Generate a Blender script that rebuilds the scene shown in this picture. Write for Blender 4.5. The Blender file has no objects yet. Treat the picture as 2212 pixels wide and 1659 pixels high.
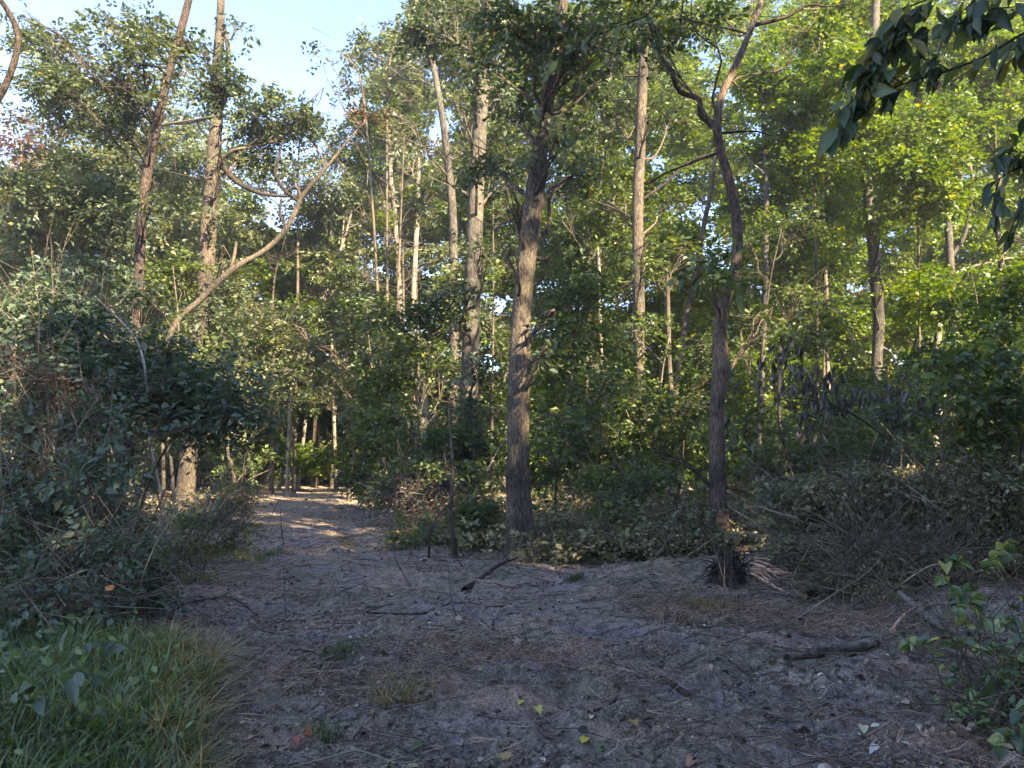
import bpy, math
import numpy as np
from mathutils import Vector
S = bpy.context.scene
rng = np.random.default_rng(11)

# ------------------------------------------------------------------ camera, sky, sun, exposure
CAMH, PITCH, FPX = 1.6, math.radians(5.25), 773.0
cam = bpy.data.cameras.new('camera'); camo = bpy.data.objects.new('camera', cam)
S.collection.objects.link(camo); S.camera = camo
camo.location = (0, 0, CAMH); camo.rotation_euler = (math.pi/2 + PITCH, 0, 0)
cam.sensor_width = 36.0; cam.lens = 36.0*FPX/1024; cam.clip_start = 0.05; cam.clip_end = 3000
SUN_AZ, SUN_EL = math.radians(140), math.radians(31)       # azimuth clockwise from the view direction (+Y)
w = bpy.data.worlds.new('World'); S.world = w; w.use_nodes = True
nt = w.node_tree; bg = nt.nodes['Background']
sky = nt.nodes.new('ShaderNodeTexSky'); sky.sky_type = 'NISHITA'; sky.sun_disc = False
sky.sun_elevation = SUN_EL; sky.sun_rotation = SUN_AZ; sky.air_density = 1.0; sky.dust_density = 0.4; sky.ozone_density = 3.0
tint = nt.nodes.new('ShaderNodeMix'); tint.data_type = 'RGBA'; tint.blend_type = 'MULTIPLY'; tint.inputs[0].default_value = 1; tint.inputs[7].default_value = (.83, .82, 1.0, 1)
nt.links.new(sky.outputs[0], tint.inputs[6]); nt.links.new(tint.outputs[2], bg.inputs[0]); bg.inputs[1].default_value = 0.125
sl = bpy.data.lights.new('sun', 'SUN'); so = bpy.data.objects.new('sun', sl); S.collection.objects.link(so)
sl.energy = 4.8; sl.angle = math.radians(0.6); sl.color = (1.0, 0.86, 0.66)
SD = Vector((math.sin(SUN_AZ)*math.cos(SUN_EL), math.cos(SUN_AZ)*math.cos(SUN_EL), math.sin(SUN_EL)))
so.rotation_euler = SD.to_track_quat('Z', 'Y').to_euler(); so.location = SD*50
S.view_settings.view_transform = 'Standard'; S.view_settings.look = 'None'
S.view_settings.exposure = 2.55; S.view_settings.gamma = 1.0
S.view_settings.use_white_balance = True; S.view_settings.white_balance_temperature = 7700; S.view_settings.white_balance_tint = 8
S.view_settings.use_curve_mapping = False
cy = S.cycles
cy.max_bounces = 7; cy.diffuse_bounces = 4; cy.glossy_bounces = 1; cy.transmission_bounces = 5; cy.transparent_max_bounces = 4
cy.sample_clamp_indirect = 6; cy.use_denoising = True; cy.use_adaptive_sampling = True; cy.adaptive_threshold = 0.02
SDn = np.array(SD)

# ------------------------------------------------------------------ geometry helpers
K2 = 1024/2212.0
def P(dx, dy, Y):
    """a point of the place at depth Y seen in direction (dx, dy) of the overview"""
    x = (dx*K2-512)/FPX; z = -(dy*K2-384)/FPX
    y1 = math.cos(PITCH)-z*math.sin(PITCH); z1 = math.sin(PITCH)+z*math.cos(PITCH)
    return np.array([x*Y/y1, Y, CAMH+z1*Y/y1])
def _hash(i, j, s):
    n = (i.astype(np.int64)*374761393 + j.astype(np.int64)*668265263 + s*974634777) & 0x7fffffff
    n = ((n ^ (n >> 13))*1274126177) & 0x7fffffff
    return ((n ^ (n >> 16)) & 0xffff)/65535.0
def vnoise(x, y, s=0):
    x = np.asarray(x, float); y = np.asarray(y, float)
    i = np.floor(x); j = np.floor(y); u = x-i; v = y-j
    u = u*u*(3-2*u); v = v*v*(3-2*v)
    a, b, c, d = _hash(i, j, s), _hash(i+1, j, s), _hash(i, j+1, s), _hash(i+1, j+1, s)
    return (a*(1-u)+b*u)*(1-v)+(c*(1-u)+d*u)*v
def fbm(x, y, s=0, o=4):
    t = 0; a = .5; f = 1
    for k in range(o):
        t = t+a*vnoise(x*f, y*f, s+k*17); a *= .5; f *= 2.03
    return t
def path_x(y):      # centre line of the cleared track
    return np.interp(y, [3, 6, 9, 12, 16, 22, 30, 45, 60], [.2, -.4, -1.7, -3.0, -4.2, -5.8, -7.2, -9.6, -14])
def path_w(y):
    return np.interp(y, [3, 6, 8, 10, 12, 16, 22, 30, 45], [4.5, 4.0, 3.2, 2.3, 1.8, 1.7, 1.9, 2.0, 1.6])
def height(x, y):
    x = np.asarray(x, float); y = np.asarray(y, float)
    near = np.clip(1-(y-4)/22, 0.15, 1)
    hh = (fbm(x*.9, y*.9, 3, 3)-.45)*.16*near
    hh += (fbm(x*4.5, y*4.5, 9, 4)-.45)*.11*near
    rg = 1-np.abs(2*fbm(x*2.2+5, y*2.9, 21, 3)-1)       # ridges pushed up by tracks
    hh += rg**4*.12*np.clip(1-np.abs(y-5.5)/4, 0, 1)
    for off in (-.8, .8):       # shallow wheel ruts with pushed-up rims
        e = np.abs(x-path_x(y)-off-.12*np.sin(y*.9)); hh += (-.05*np.exp(-(e/.17)**2)+.025*np.exp(-((e-.33)/.1)**2))*np.clip((y-3.5)/3, 0, 1)*(.4+vnoise(x*1.5, y*1.2, 77))
    d = np.abs(x-path_x(y))/path_w(y)
    hh += .18*np.exp(-((d-1.15)/.22)**2)*np.clip((y-9)/4, 0, 1)*fbm(x*1.3, y*1.3, 5, 2)
    hh += .26*np.exp(-((y-10.2-.12*x)/.7)**2)*np.clip((x-.3)/1.6, 0, 1)*(.4+fbm(x*1.2, y*1.2, 8, 3))   # bank of pushed soil on the right
    hh += .22*np.clip((x-3.2)/1.5, 0, 1)*np.clip((y-4)/3, 0, 1)
    hh += .25*np.clip((-x-1.6-.25*(y-4))/1.4, 0, 1)*np.clip(1-(y-4)/8, 0, 1)   # turf shoulder on the left
    return hh
def G(dx, dy, up=0.0):
    """the ground point seen at (dx, dy)"""
    d = P(dx, dy, 1.0)-np.array([0, 0, CAMH]); z = 0.0
    for _ in range(12):
        t = (z-CAMH)/d[2]; t = min(max(t, 2), 90); q = d*t; z = .5*z+.5*float(height(q[0], q[1]))
    q = d*((z-CAMH)/d[2]); q[2] = float(height(q[0], q[1]))+up
    return q
def unit(v):
    return v/np.maximum(np.linalg.norm(v, axis=-1, keepdims=True), 1e-9)
def spline(pts, n):
    """Catmull-Rom through rows of pts"""
    p = np.asarray(pts, float); m = len(p)
    if m == 2: p = np.array([p[0], (p[0]+p[1])/2, p[1]]); m = 3
    q = np.vstack([2*p[0]-p[1], p, 2*p[-1]-p[-2]])
    t = np.linspace(0, m-1, n); i = np.minimum(t.astype(int), m-2); u = (t-i)[:, None]
    a, b, c, d = q[i], q[i+1], q[i+2], q[i+3]
    return .5*((2*b)+(c-a)*u+(2*a-5*b+4*c-d)*u*u+(3*b-a-3*c+d)*u**3)
def tubes(Pt, R, ns=3):
    """Pt (N,K,3), R (N,K): N tubes -> verts, quads"""
    Pt = np.asarray(Pt, float); R = np.asarray(R, float)
    N, K, _ = Pt.shape
    T = unit(np.gradient(Pt, axis=1)); mt = unit(Pt[:, -1]-Pt[:, 0])
    ref = np.where((np.abs(mt[:, 2]) > .8)[:, None], [1., .13, 0.], [0., .1, 1.])[:, None, :]
    U = unit(np.cross(T, ref)); W = np.cross(T, U)
    a = np.arange(ns)*2*math.pi/ns
    V = Pt[:, :, None]+R[:, :, None, None]*(U[:, :, None]*np.cos(a)[:, None]+W[:, :, None]*np.sin(a)[:, None])
    idx = np.arange(N*K*ns).reshape(N, K, ns); j = (np.arange(ns)+1) % ns
    F = np.stack([idx[:, :-1, :], idx[:, :-1, j], idx[:, 1:, j], idx[:, 1:, :]], -1).reshape(-1, 4)
    return V.reshape(-1, 3), F
LEAF = {
 'q': (np.array([[0, 0, 0], [.42, .30, .07], [1, 0, -.06], [.42, -.30, .07]]), np.array([[0, 2, 1], [0, 3, 2]])),
 'w': (np.array([[0, 0, 0], [.45, .42, .08], [1, 0, -.1], [.45, -.42, .08]]), np.array([[0, 2, 1], [0, 3, 2]])),
 'n': (np.array([[0, 0, 0], [.45, .16, .05], [1, 0, -.12], [.45, -.16, .05]]), np.array([[0, 2, 1], [0, 3, 2]])),
 'l': (np.array([[0, 0, 0], [.25, .24, .05], [.65, .27, .04], [1, 0, -.12], [.65, -.27, .04], [.25, -.24, .05], [.5, 0, -.01]]),
       np.array([[0, 6, 1], [1, 6, 2], [2, 6, 3], [3, 6, 4], [4, 6, 5], [5, 6, 0]])),
}
def leaves(pos, d, n, L, kind='q', rnd=None):
    T, F = LEAF[kind]; N = len(pos)
    d = unit(d); s = unit(np.cross(n, d)); n = np.cross(d, s)
    L = np.broadcast_to(L, (N,))[:, None, None]
    V = pos[:, None]+L*(T[None, :, 0, None]*d[:, None]+T[None, :, 1, None]*s[:, None]+T[None, :, 2, None]*n[:, None])
    FF = (F[None]+(np.arange(N)*len(T))[:, None, None]).reshape(-1, 3)
    if rnd is None: rnd = rng.random(N)
    return V.reshape(-1, 3), FF, np.repeat(rnd, len(T))

class MB:
    """collects pieces, links them as ONE mesh object"""
    def __init__(s): s.v = []; s.f = []; s.m = []; s.a = []; s.n = 0; s.sm = []
    def add(s, V, F, mat=0, att=None, smooth=False):
        F = np.asarray(F)
        if len(F) == 0: return s
        s.v.append(V); s.f.append(F+s.n); s.m.append(np.full(len(F), mat)); s.sm.append(np.full(len(F), smooth)); s.n += len(V)
        s.a.append(np.full(len(V), .5) if att is None else att); return s
    def build(s, name, mats, parent=None, origin=None):
        me = bpy.data.meshes.new(name)
        V = np.concatenate(s.v)
        if origin is not None: V = V-np.asarray(origin)
        me.vertices.add(len(V)); me.vertices.foreach_set('co', V.astype(np.float32).ravel())
        cnt = np.concatenate([np.full(len(f), f.shape[1]) for f in s.f]); li = np.concatenate([f.ravel() for f in s.f])
        me.loops.add(len(li)); me.loops.foreach_set('vertex_index', li.astype(np.int32))
        me.polygons.add(len(cnt)); me.polygons.foreach_set('loop_start', np.concatenate([[0], np.cumsum(cnt)[:-1]]).astype(np.int32))
        me.polygons.foreach_set('material_index', np.concatenate(s.m).astype(np.int32))
        me.polygons.foreach_set('use_smooth', np.concatenate(s.sm).astype(bool))
        at = me.attributes.new('v', 'FLOAT', 'POINT'); at.data.foreach_set('value', np.concatenate(s.a).astype(np.float32))
        for m in (mats if isinstance(mats, (list, tuple)) else [mats]): me.materials.append(m)
        me.update(calc_edges=True)
        o = bpy.data.objects.new(name, me); S.collection.objects.link(o)
        if parent is not None: o.parent = parent
        return o
def tag(o, label=None, cat=None, group=None, kind=None):
    if label: o['label'] = label
    if cat: o['category'] = cat
    if group: o['group'] = group
    if kind: o['kind'] = kind
    return o
def thing(name, label, cat, loc=(0, 0, 0), group=None):
    o = bpy.data.objects.new(name, None); S.collection.objects.link(o); o.location = [float(a) for a in loc]
    o.empty_display_size = .2
    return tag(o, label, cat, group)

# ------------------------------------------------------------------ materials
def nodes(name):
    m = bpy.data.materials.new(name); m.use_nodes = True; t = m.node_tree; t.nodes.clear()
    return m, t, t.nodes.new('ShaderNodeOutputMaterial')
def ramp(t, stops):
    r = t.nodes.new('ShaderNodeValToRGB'); e = r.color_ramp.elements
    while len(e) < len(stops): e.new(.5)
    for k, (p, c) in enumerate(stops): e[k].position = p; e[k].color = (*c, 1)
    return r
def noise(t, scale, detail=4, rough=.6, sc=None, coord='Object'):
    n = t.nodes.new('ShaderNodeTexNoise'); n.inputs['Scale'].default_value = scale; n.inputs['Detail'].default_value = detail; n.inputs['Roughness'].default_value = rough
    tc = t.nodes.new('ShaderNodeTexCoord'); mp = t.nodes.new('ShaderNodeMapping'); t.links.new(tc.outputs[coord], mp.inputs[0])
    if sc: mp.inputs['Scale'].default_value = sc
    t.links.new(mp.outputs[0], n.inputs[0]); return n
def mixc(t, fac, a, b, mode='MIX'):
    m = t.nodes.new('ShaderNodeMix'); m.data_type = 'RGBA'; m.blend_type = mode
    for s_, v in ((m.inputs[0], fac), (m.inputs[6], a), (m.inputs[7], b)):
        if hasattr(v, 'links'): t.links.new(v, s_)
        elif isinstance(v, tuple): s_.default_value = (*v, 1)
        else: s_.default_value = v
    return m.outputs[2]
def leafmat(name, stops, transl=.4, gloss=.05, rough=.5, patch=((.75, .85, .8), (1.2, 1.12, 1.0))):
    m, t, out = nodes(name)
    at = t.nodes.new('ShaderNodeAttribute'); at.attribute_name = 'v'
    r = ramp(t, stops); t.links.new(at.outputs['Fac'], r.inputs[0])
    nz = noise(t, .55, 2, .5); pr = ramp(t, [(.35, patch[0]), (.65, patch[1])]); t.links.new(nz.outputs[0], pr.inputs[0])
    c = mixc(t, 1.0, r.outputs[0], pr.outputs[0], 'MULTIPLY')
    d = t.nodes.new('ShaderNodeBsdfDiffuse'); tr = t.nodes.new('ShaderNodeBsdfTranslucent'); g = t.nodes.new('ShaderNodeBsdfGlossy')
    t.links.new(c, d.inputs[0])
    tc = mixc(t, 1.0, c, (1.35, 1.25, .45), 'MULTIPLY'); t.links.new(tc, tr.inputs[0])
    g.inputs['Roughness'].default_value = rough
    a = t.nodes.new('ShaderNodeMixShader'); a.inputs[0].default_value = transl
    t.links.new(d.outputs[0], a.inputs[1]); t.links.new(tr.outputs[0], a.inputs[2])
    b = t.nodes.new('ShaderNodeMixShader'); b.inputs[0].default_value = gloss
    t.links.new(a.outputs[0], b.inputs[1]); t.links.new(g.outputs[0], b.inputs[2]); t.links.new(b.outputs[0], out.inputs[0])
    return m
def barkmat(name, dark, mid, light, scale=9, stretch=.16, bump=.6, lich=None, sc=None):
    m, t, out = nodes(name)
    b = t.nodes.new('ShaderNodeBsdfDiffuse')
    n1 = noise(t, scale*2.6, 6, .75, sc or (1, 1, stretch*1.5)); n1.inputs['Distortion'].default_value = .7; n2 = noise(t, 1.1, 3, .6)
    r = ramp(t, [(.40, dark), (.5, mid), (.62, light)]); t.links.new(n1.outputs[0], r.inputs[0])
    r2 = ramp(t, [(.38, (.6, .6, .62)), (.5, (.95, .95, .92)), (.62, (1.3, 1.22, 1.12))]); t.links.new(n2.outputs[0], r2.inputs[0])
    c = mixc(t, 1.0, r.outputs[0], r2.outputs[0], 'MULTIPLY')
    if lich:
        n3 = noise(t, 5, 4, .65); r3 = ramp(t, [(.56, (0, 0, 0)), (.66, (.6, .6, .6))]); t.links.new(n3.outputs[0], r3.inputs[0])
        c = mixc(t, r3.outputs[0], c, lich)
    t.links.new(c, b.inputs[0])
    bp = t.nodes.new('ShaderNodeBump'); bp.inputs['Strength'].default_value = bump; bp.inputs['Distance'].default_value = .03
    t.links.new(n1.outputs[0], bp.inputs['Height']); t.links.new(bp.outputs[0], b.inputs['Normal'])
    t.links.new(b.outputs[0], out.inputs[0]); return m
M = {}
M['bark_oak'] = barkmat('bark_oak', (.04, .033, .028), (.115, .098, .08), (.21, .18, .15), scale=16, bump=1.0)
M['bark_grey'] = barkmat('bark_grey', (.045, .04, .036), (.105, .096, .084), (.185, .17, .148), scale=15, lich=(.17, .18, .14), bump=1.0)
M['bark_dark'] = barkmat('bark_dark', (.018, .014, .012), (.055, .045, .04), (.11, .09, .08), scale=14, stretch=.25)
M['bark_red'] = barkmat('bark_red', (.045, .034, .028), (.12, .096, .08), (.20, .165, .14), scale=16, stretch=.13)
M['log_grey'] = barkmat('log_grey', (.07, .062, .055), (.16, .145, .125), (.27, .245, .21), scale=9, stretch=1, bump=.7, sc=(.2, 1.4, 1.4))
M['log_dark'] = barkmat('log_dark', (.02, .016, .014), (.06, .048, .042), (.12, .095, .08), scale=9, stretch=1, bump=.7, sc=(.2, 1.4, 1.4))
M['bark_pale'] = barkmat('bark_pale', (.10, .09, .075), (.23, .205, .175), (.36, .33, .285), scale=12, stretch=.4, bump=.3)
M['twig'] = barkmat('twig', (.06, .05, .04), (.13, .11, .09), (.22, .19, .155), scale=20, stretch=1, bump=0)
M['twig_pale'] = barkmat('twig_pale', (.16, .13, .10), (.28, .24, .19), (.42, .37, .30), scale=20, stretch=1, bump=0)
M['twig_green'] = barkmat('twig_green', (.06, .08, .03), (.11, .13, .05), (.18, .19, .09), scale=20, stretch=1, bump=0)
M['wood_cut'] = barkmat('wood_cut', (.30, .12, .04), (.50, .23, .09), (.62, .34, .15), scale=6, stretch=1, bump=.3)
M['wood_old'] = barkmat('wood_old', (.07, .04, .028), (.16, .09, .055), (.24, .145, .09), scale=10, stretch=.3, bump=.3)
M['wood_split'] = barkmat('wood_split', (.22, .11, .08), (.42, .27, .20), (.60, .46, .36), scale=10, stretch=.1, bump=.5)
M['leaf_oak'] = leafmat('leaf_oak', [(0, (.03, .052, .03)), (.45, (.066, .10, .055)), (.8, (.125, .17, .085)), (.95, (.14, .17, .04)), (1, (.30, .20, .05))])
M['leaf_mid'] = leafmat('leaf_mid', [(0, (.032, .055, .02)), (.4, (.07, .112, .036)), (.8, (.15, .205, .06)), (.96, (.17, .22, .035)), (1, (.35, .25, .05))], .42)
M['leaf_pale'] = leafmat('leaf_pale', [(0, (.06, .085, .05)), (.4, (.11, .145, .085)), (.8, (.19, .225, .12)), (.95, (.27, .27, .13)), (1, (.38, .27, .12))], .45)  # lighter leaf colour standing in for sunlit, hazy foliage
M['leaf_lime'] = leafmat('leaf_lime', [(0, (.05, .09, .012)), (.4, (.09, .155, .016)), (.8, (.15, .23, .022)), (.95, (.24, .29, .03)), (1, (.42, .28, .04))], .5)
M['leaf_dark'] = leafmat('leaf_dark', [(0, (.04, .068, .045)), (.5, (.078, .12, .078)), (.85, (.125, .18, .105)), (.97, (.18, .22, .13)), (1, (.16, .13, .05))], .3, .05, .5)
M['leaf_yellow'] = leafmat('leaf_yellow', [(0, (.10, .11, .02)), (.5, (.20, .20, .035)), (1, (.36, .28, .05))], .5)
M['leaf_red'] = leafmat('leaf_red', [(0, (.05, .04, .03)), (.5, (.12, .07, .055)), (1, (.19, .11, .08))], .4)
M['leaf_dead'] = leafmat('leaf_dead', [(0, (.07, .07, .036)), (.5, (.165, .162, .09)), (.85, (.28, .265, .165)), (1, (.36, .33, .24))], .2, .04)
M['leaf_withered'] = leafmat('leaf_withered', [(0, (.016, .012, .008)), (.6, (.04, .031, .022)), (1, (.085, .07, .05))], .1, .08)
M['leaf_litter'] = leafmat('leaf_litter', [(0, (.035, .028, .022)), (.4, (.10, .07, .052)), (.7, (.22, .155, .115)), (.9, (.38, .30, .22)), (1, (.6, .54, .44))], .12, .03)
M['straw'] = leafmat('straw', [(0, (.07, .045, .037)), (.5, (.24, .155, .12)), (1, (.55, .42, .33))], .2, .02)
M['straw_gold'] = leafmat('straw_gold', [(0, (.16, .12, .05)), (.5, (.28, .22, .10)), (1, (.45, .37, .19))], .3, .02)
M['blade'] = leafmat('blade', [(0, (.05, .085, .025)), (.6, (.10, .165, .05)), (.9, (.18, .25, .085)), (1, (.30, .27, .13))], .35, .06)
M['leaf_vine'] = leafmat('leaf_vine', [(0, (.05, .09, .05)), (.5, (.10, .17, .07)), (.8, (.20, .27, .09)), (1, (.42, .42, .15))], .35, .06)
M['leaf_seedling'] = leafmat('leaf_seedling', [(0, (.04, .075, .045)), (.6, (.08, .13, .08)), (1, (.14, .20, .11))], .3, .07)
def flatmat(name, col, transl=.3):
    return leafmat(name, [(0, tuple(c*.8 for c in col)), (1, col)], transl, .05)
def groundmat():
    m, t, out = nodes('soil')
    b = t.nodes.new('ShaderNodeBsdfDiffuse'); b.inputs['Roughness'].default_value = .8
    n1 = noise(t, .8, 5, .65); n2 = noise(t, 9, 9, .78); n3 = noise(t, 60, 4, .8); n4 = noise(t, .9, 3, .55, (1, 1.4, 1))
    r1 = ramp(t, [(.38, (.20, .182, .135)), (.5, (.26, .225, .178)), (.6, (.245, .21, .195))]); t.links.new(n1.outputs[0], r1.inputs[0])
    r4 = ramp(t, [(.53, (0, 0, 0)), (.63, (.75, .75, .75))]); t.links.new(n4.outputs[0], r4.inputs[0])
    c = mixc(t, r4.outputs[0], r1.outputs[0], (.36, .25, .195))
    r2 = ramp(t, [(.36, (.45, .45, .45)), (.5, (1, 1, 1)), (.64, (1.5, 1.47, 1.42))]); t.links.new(n2.outputs[0], r2.inputs[0])
    c = mixc(t, 1.0, c, r2.outputs[0], 'MULTIPLY')
    r3 = ramp(t, [(.36, (.5, .5, .5)), (.52, (1, 1, 1)), (.66, (1.8, 1.75, 1.65))]); t.links.new(n3.outputs[0], r3.inputs[0])
    c = mixc(t, 1.0, c, r3.outputs[0], 'MULTIPLY')
    t.links.new(c, b.inputs[0])
    ad = t.nodes.new('ShaderNodeMath'); ad.operation = 'MULTIPLY_ADD'; ad.inputs[1].default_value = .25
    t.links.new(n3.outputs[0], ad.inputs[0]); t.links.new(n2.outputs[0], ad.inputs[2])
    bp = t.nodes.new('ShaderNodeBump'); bp.inputs['Strength'].default_value = .9; bp.inputs['Distance'].default_value = .05
    t.links.new(ad.outputs[0], bp.inputs['Height']); t.links.new(bp.outputs[0], b.inputs['Normal'])
    t.links.new(b.outputs[0], out.inputs[0]); return m
M['soil'] = groundmat()

# ------------------------------------------------------------------ ground
def make_ground():
    ys = np.concatenate([-np.geomspace(400, 3, 30), np.linspace(-2.5, 2.5, 8), 2.6*np.exp(np.linspace(0, math.log(60/2.6), 340)), np.geomspace(64, 900, 30)])
    u = np.linspace(-1, 1, 421); xs = np.sinh(u*6.2)/np.sinh(6.2)*700
    # finer spacing near the axis
    xs = np.sign(u)*(np.abs(u)*9 + np.maximum(np.abs(u)-.55, 0)**3*7800)
    X, Y = np.meshgrid(xs, ys); Z = height(X, Y)
    V = np.stack([X, Y, Z], -1).reshape(-1, 3); nx, ny = len(xs), len(ys)
    i = np.arange(nx*ny).reshape(ny, nx)
    F = np.stack([i[:-1, :-1], i[:-1, 1:], i[1:, 1:], i[1:, :-1]], -1).reshape(-1, 4)
    tag(MB().add(V, F, smooth=True).build('ground', M['soil']), kind='structure')
make_ground()

# ------------------------------------------------------------------ foliage
GAPS = []           # openings in the canopy: rays from sunlit places towards the sun
def gap(dx, dy, Y, r): GAPS.append((P(dx, dy, Y), r))
def gapg(dx, dy, r): GAPS.append((G(dx, dy), r))
gapg(735, 1188, .35); gapg(640, 1140, .2); gapg(560, 1130, .2); gapg(690, 1062, .5); gapg(700, 1095, .3)
gap(1135, 650, 11.9, .42); gap(1150, 720, 11.9, .3); gap(1145, 1150, 11.9, .25); gap(1120, 900, 11.9, .12); gap(1175, 330, 11.9, .22); gap(1180, 240, 11.9, .2)
gap(590, 640, 32, 2.6); gap(690, 960, 38, 2.4); gap(860, 330, 30, 2.0); gap(560, 980, 27, 1.8); gap(640, 860, 33, 1.6); gap(740, 600, 38, 2.2); gap(900, 940, 28, 1.0); gap(790, 1040, 23, .8)
for _ in range(22): gap(rng.uniform(1150, 2150), rng.uniform(430, 960), rng.uniform(19, 28), rng.uniform(.5, 1.5))
for _ in range(8): gap(rng.uniform(450, 1000), rng.uniform(430, 960), rng.uniform(22, 34), rng.uniform(.5, 1.3))
gap(400, 1030, 22, .75); gap(430, 600, 22, .8); gap(445, 450, 22, .4); gap(350, 1090, 21, .5)
gap(1040, 230, 19, .6); gap(1035, 290, 19, .5); gap(1030, 470, 19, .5); gap(980, 560, 24, .5); gap(985, 480, 24, .4)
gap(1895, 660, 24, .9); gap(1895, 760, 24, .7); gap(1385, 380, 20, .4); gap(1390, 620, 20, .3); gap(1545, 1150, 12.5, .12); gap(1560, 780, 12.7, .12)
gap(980, 1100, 12, .12); gap(1190, 560, 12, .1)
STRONG = [(P(1135, 680, 11.9), .35), (P(1150, 1160, 11.9), .0), (P(400, 1030, 22), .5), (G(735, 1188), -.35), (P(1040, 260, 19), .4), (P(1562, 790, 12.7), -.2), (P(455, 520, 22), .3), (G(690, 1062), .0), (P(1895, 700, 24), .2)]
def open_mask(c):
    k = np.ones(len(c), bool)
    for p, r in GAPS:
        d = c-p; t = d@SDn; q = d-t[:, None]*SDn
        k &= ~((t > .6) & ((q*q).sum(1) < r*r))
    return k
LEAFCOUNT = [0]
def sprays(mb, C, out, nl, slen, L, kind='q', droop=.25, wide=.35, lm=0, tm=1, twig=.3, vr=None, tilt=.35, cut=True):
    """leafy twigs: C (M,3) bases, out (M,3) directions, nl leaves each along both sides of the twig"""
    if cut: k = open_mask(C); C = C[k]; out = out[k]
    Mn = len(C)
    if Mn == 0: return
    out = unit(out+rng.normal(0, .35, (Mn, 3))+[0, 0, .05])
    sl = slen*rng.uniform(.6, 1.3, Mn)
    up = unit(np.array([0, 0, 1.])+rng.normal(0, tilt, (Mn, 3)))
    side = unit(np.cross(up, out)); nrm = unit(np.cross(out, side))
    t = (np.arange(nl)+.6)/nl; t = t[None]+rng.normal(0, .04, (Mn, nl))
    sg = np.where(np.arange(nl) % 2 == 0, 1., -1.)[None]
    pos = C[:, None]+out[:, None]*(t*sl[:, None])[..., None]+side[:, None]*(sg*wide*.12*sl[:, None])[..., None]
    pos[..., 2] -= droop*(t**2)*sl[:, None]
    pos += rng.normal(0, .05, pos.shape)*slen
    d = out[:, None]*rng.uniform(.3, 1, (Mn, nl, 1))+side[:, None]*sg[..., None]+rng.normal(0, .35, pos.shape)
    d[..., 2] -= droop*rng.uniform(.2, 1.6, (Mn, nl))
    n = nrm[:, None]+rng.normal(0, .45, pos.shape)
    v0 = rng.random(Mn) if vr is None else vr
    v = np.clip(.55*v0[:, None]+.45*rng.random((Mn, nl)), 0, .93); v = np.where(rng.random((Mn, nl)) < .02, rng.uniform(.93, 1, (Mn, nl)), v)
    Ls = L*np.clip(rng.lognormal(-.06, .33, (Mn, nl)), .4, 1.8)
    V, F, a = leaves(pos.reshape(-1, 3), d.reshape(-1, 3), n.reshape(-1, 3), Ls.ravel(), kind, v.ravel())
    LEAFCOUNT[0] += Mn*nl
    mb.add(V, F, lm, a)
    if twig > 0:
        q = rng.random(Mn) < twig
        if q.any():
            a0 = C[q]-out[q]*sl[q][:, None]*.9+np.array([0, 0, -.25])*sl[q][:, None]; a1 = C[q]; a2 = C[q]+out[q]*sl[q][:, None]-np.array([0, 0, droop])*sl[q][:, None]
            V, F = tubes(np.stack([a0, a1, a2], 1), np.tile([.011, .006, .002], (q.sum(), 1))*max(slen, .4), 3)
            mb.add(V, F, tm)
def ell(n, shell=.45):
    d = unit(rng.normal(size=(n, 3))); r = rng.random(n)**(1/3.)
    r = shell*r**.4+(1-shell)*r
    return d*r[:, None]
def blob_sprays(mb, C, R, n, nl, slen, L, **kw):
    """an uneven clump: a few overlapping lobes inside the ellipsoid C, R"""
    nlobe = rng.integers(4, 8); lc = ell(nlobe, .7)*.62; lr = rng.uniform(.24, .52, nlobe)
    j = rng.integers(0, nlobe, n); q = ell(n, .6)
    p = lc[j]+q*lr[j][:, None]*np.array([1, 1, .62])
    out = unit(q*.6+p*.8)*np.array([1, 1, .45])
    sprays(mb, C+p*R, out, nl, slen, L, **kw)
def area_n(rx_px, ry_px, D, L, cov, nl, wf=.3):
    lp = L*FPX/D
    return int(max(3, cov*math.pi*rx_px*ry_px*K2*K2/(.5*wf*lp*lp)/nl))

def trunk_mesh(pts, rad, ns=14, step=.12, rough=.05, flare=0, burls=(), seed=0, cap=True):
    pts = np.asarray(pts, float); Lt = np.linalg.norm(np.diff(pts, axis=0), axis=1).sum()
    n = int(max(6, min(Lt/step, 220)))
    p = spline(pts, n); r = spline(np.asarray(rad, float)[:, None], n)[:, 0]
    V, F = tubes(p[None], r[None], ns); V = V.reshape(n, ns, 3)
    a = np.arange(ns)*2*math.pi/ns
    s = np.linspace(0, Lt, n)
    A, Sg = np.meshgrid(a, s)
    f = 1+rough*2.4*(vnoise(np.cos(A)*2.5+np.sin(A)*1.3+seed*7.1, Sg*.9+np.sin(A)*2.5, seed)-.5)+rough*1.4*(vnoise(A*ns/6.28*.7, Sg*2.2, seed+5)-.5)
    if flare: f += flare*np.exp(-Sg/.34)*(1+.5*np.cos(A*4+seed))
    for bl in burls: f += bl[2]*np.exp(-((Sg-bl[0])/bl[3])**2)*np.exp(-(np.angle(np.exp(1j*(A-bl[1])))/(bl[4] if len(bl) > 4 else .9))**2)
    V = p[:, None]+(V-p[:, None])*f[..., None]
    V = V.reshape(-1, 3)
    if cap:
        V = np.vstack([V, p[-1:]+0]); k = len(V)-1; b = (n-1)*ns
        F3 = np.array([[b+i, b+(i+1) % ns, k] for i in range(ns)])
        return V, F, F3, p, r
    return V, F, None, p, r
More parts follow.
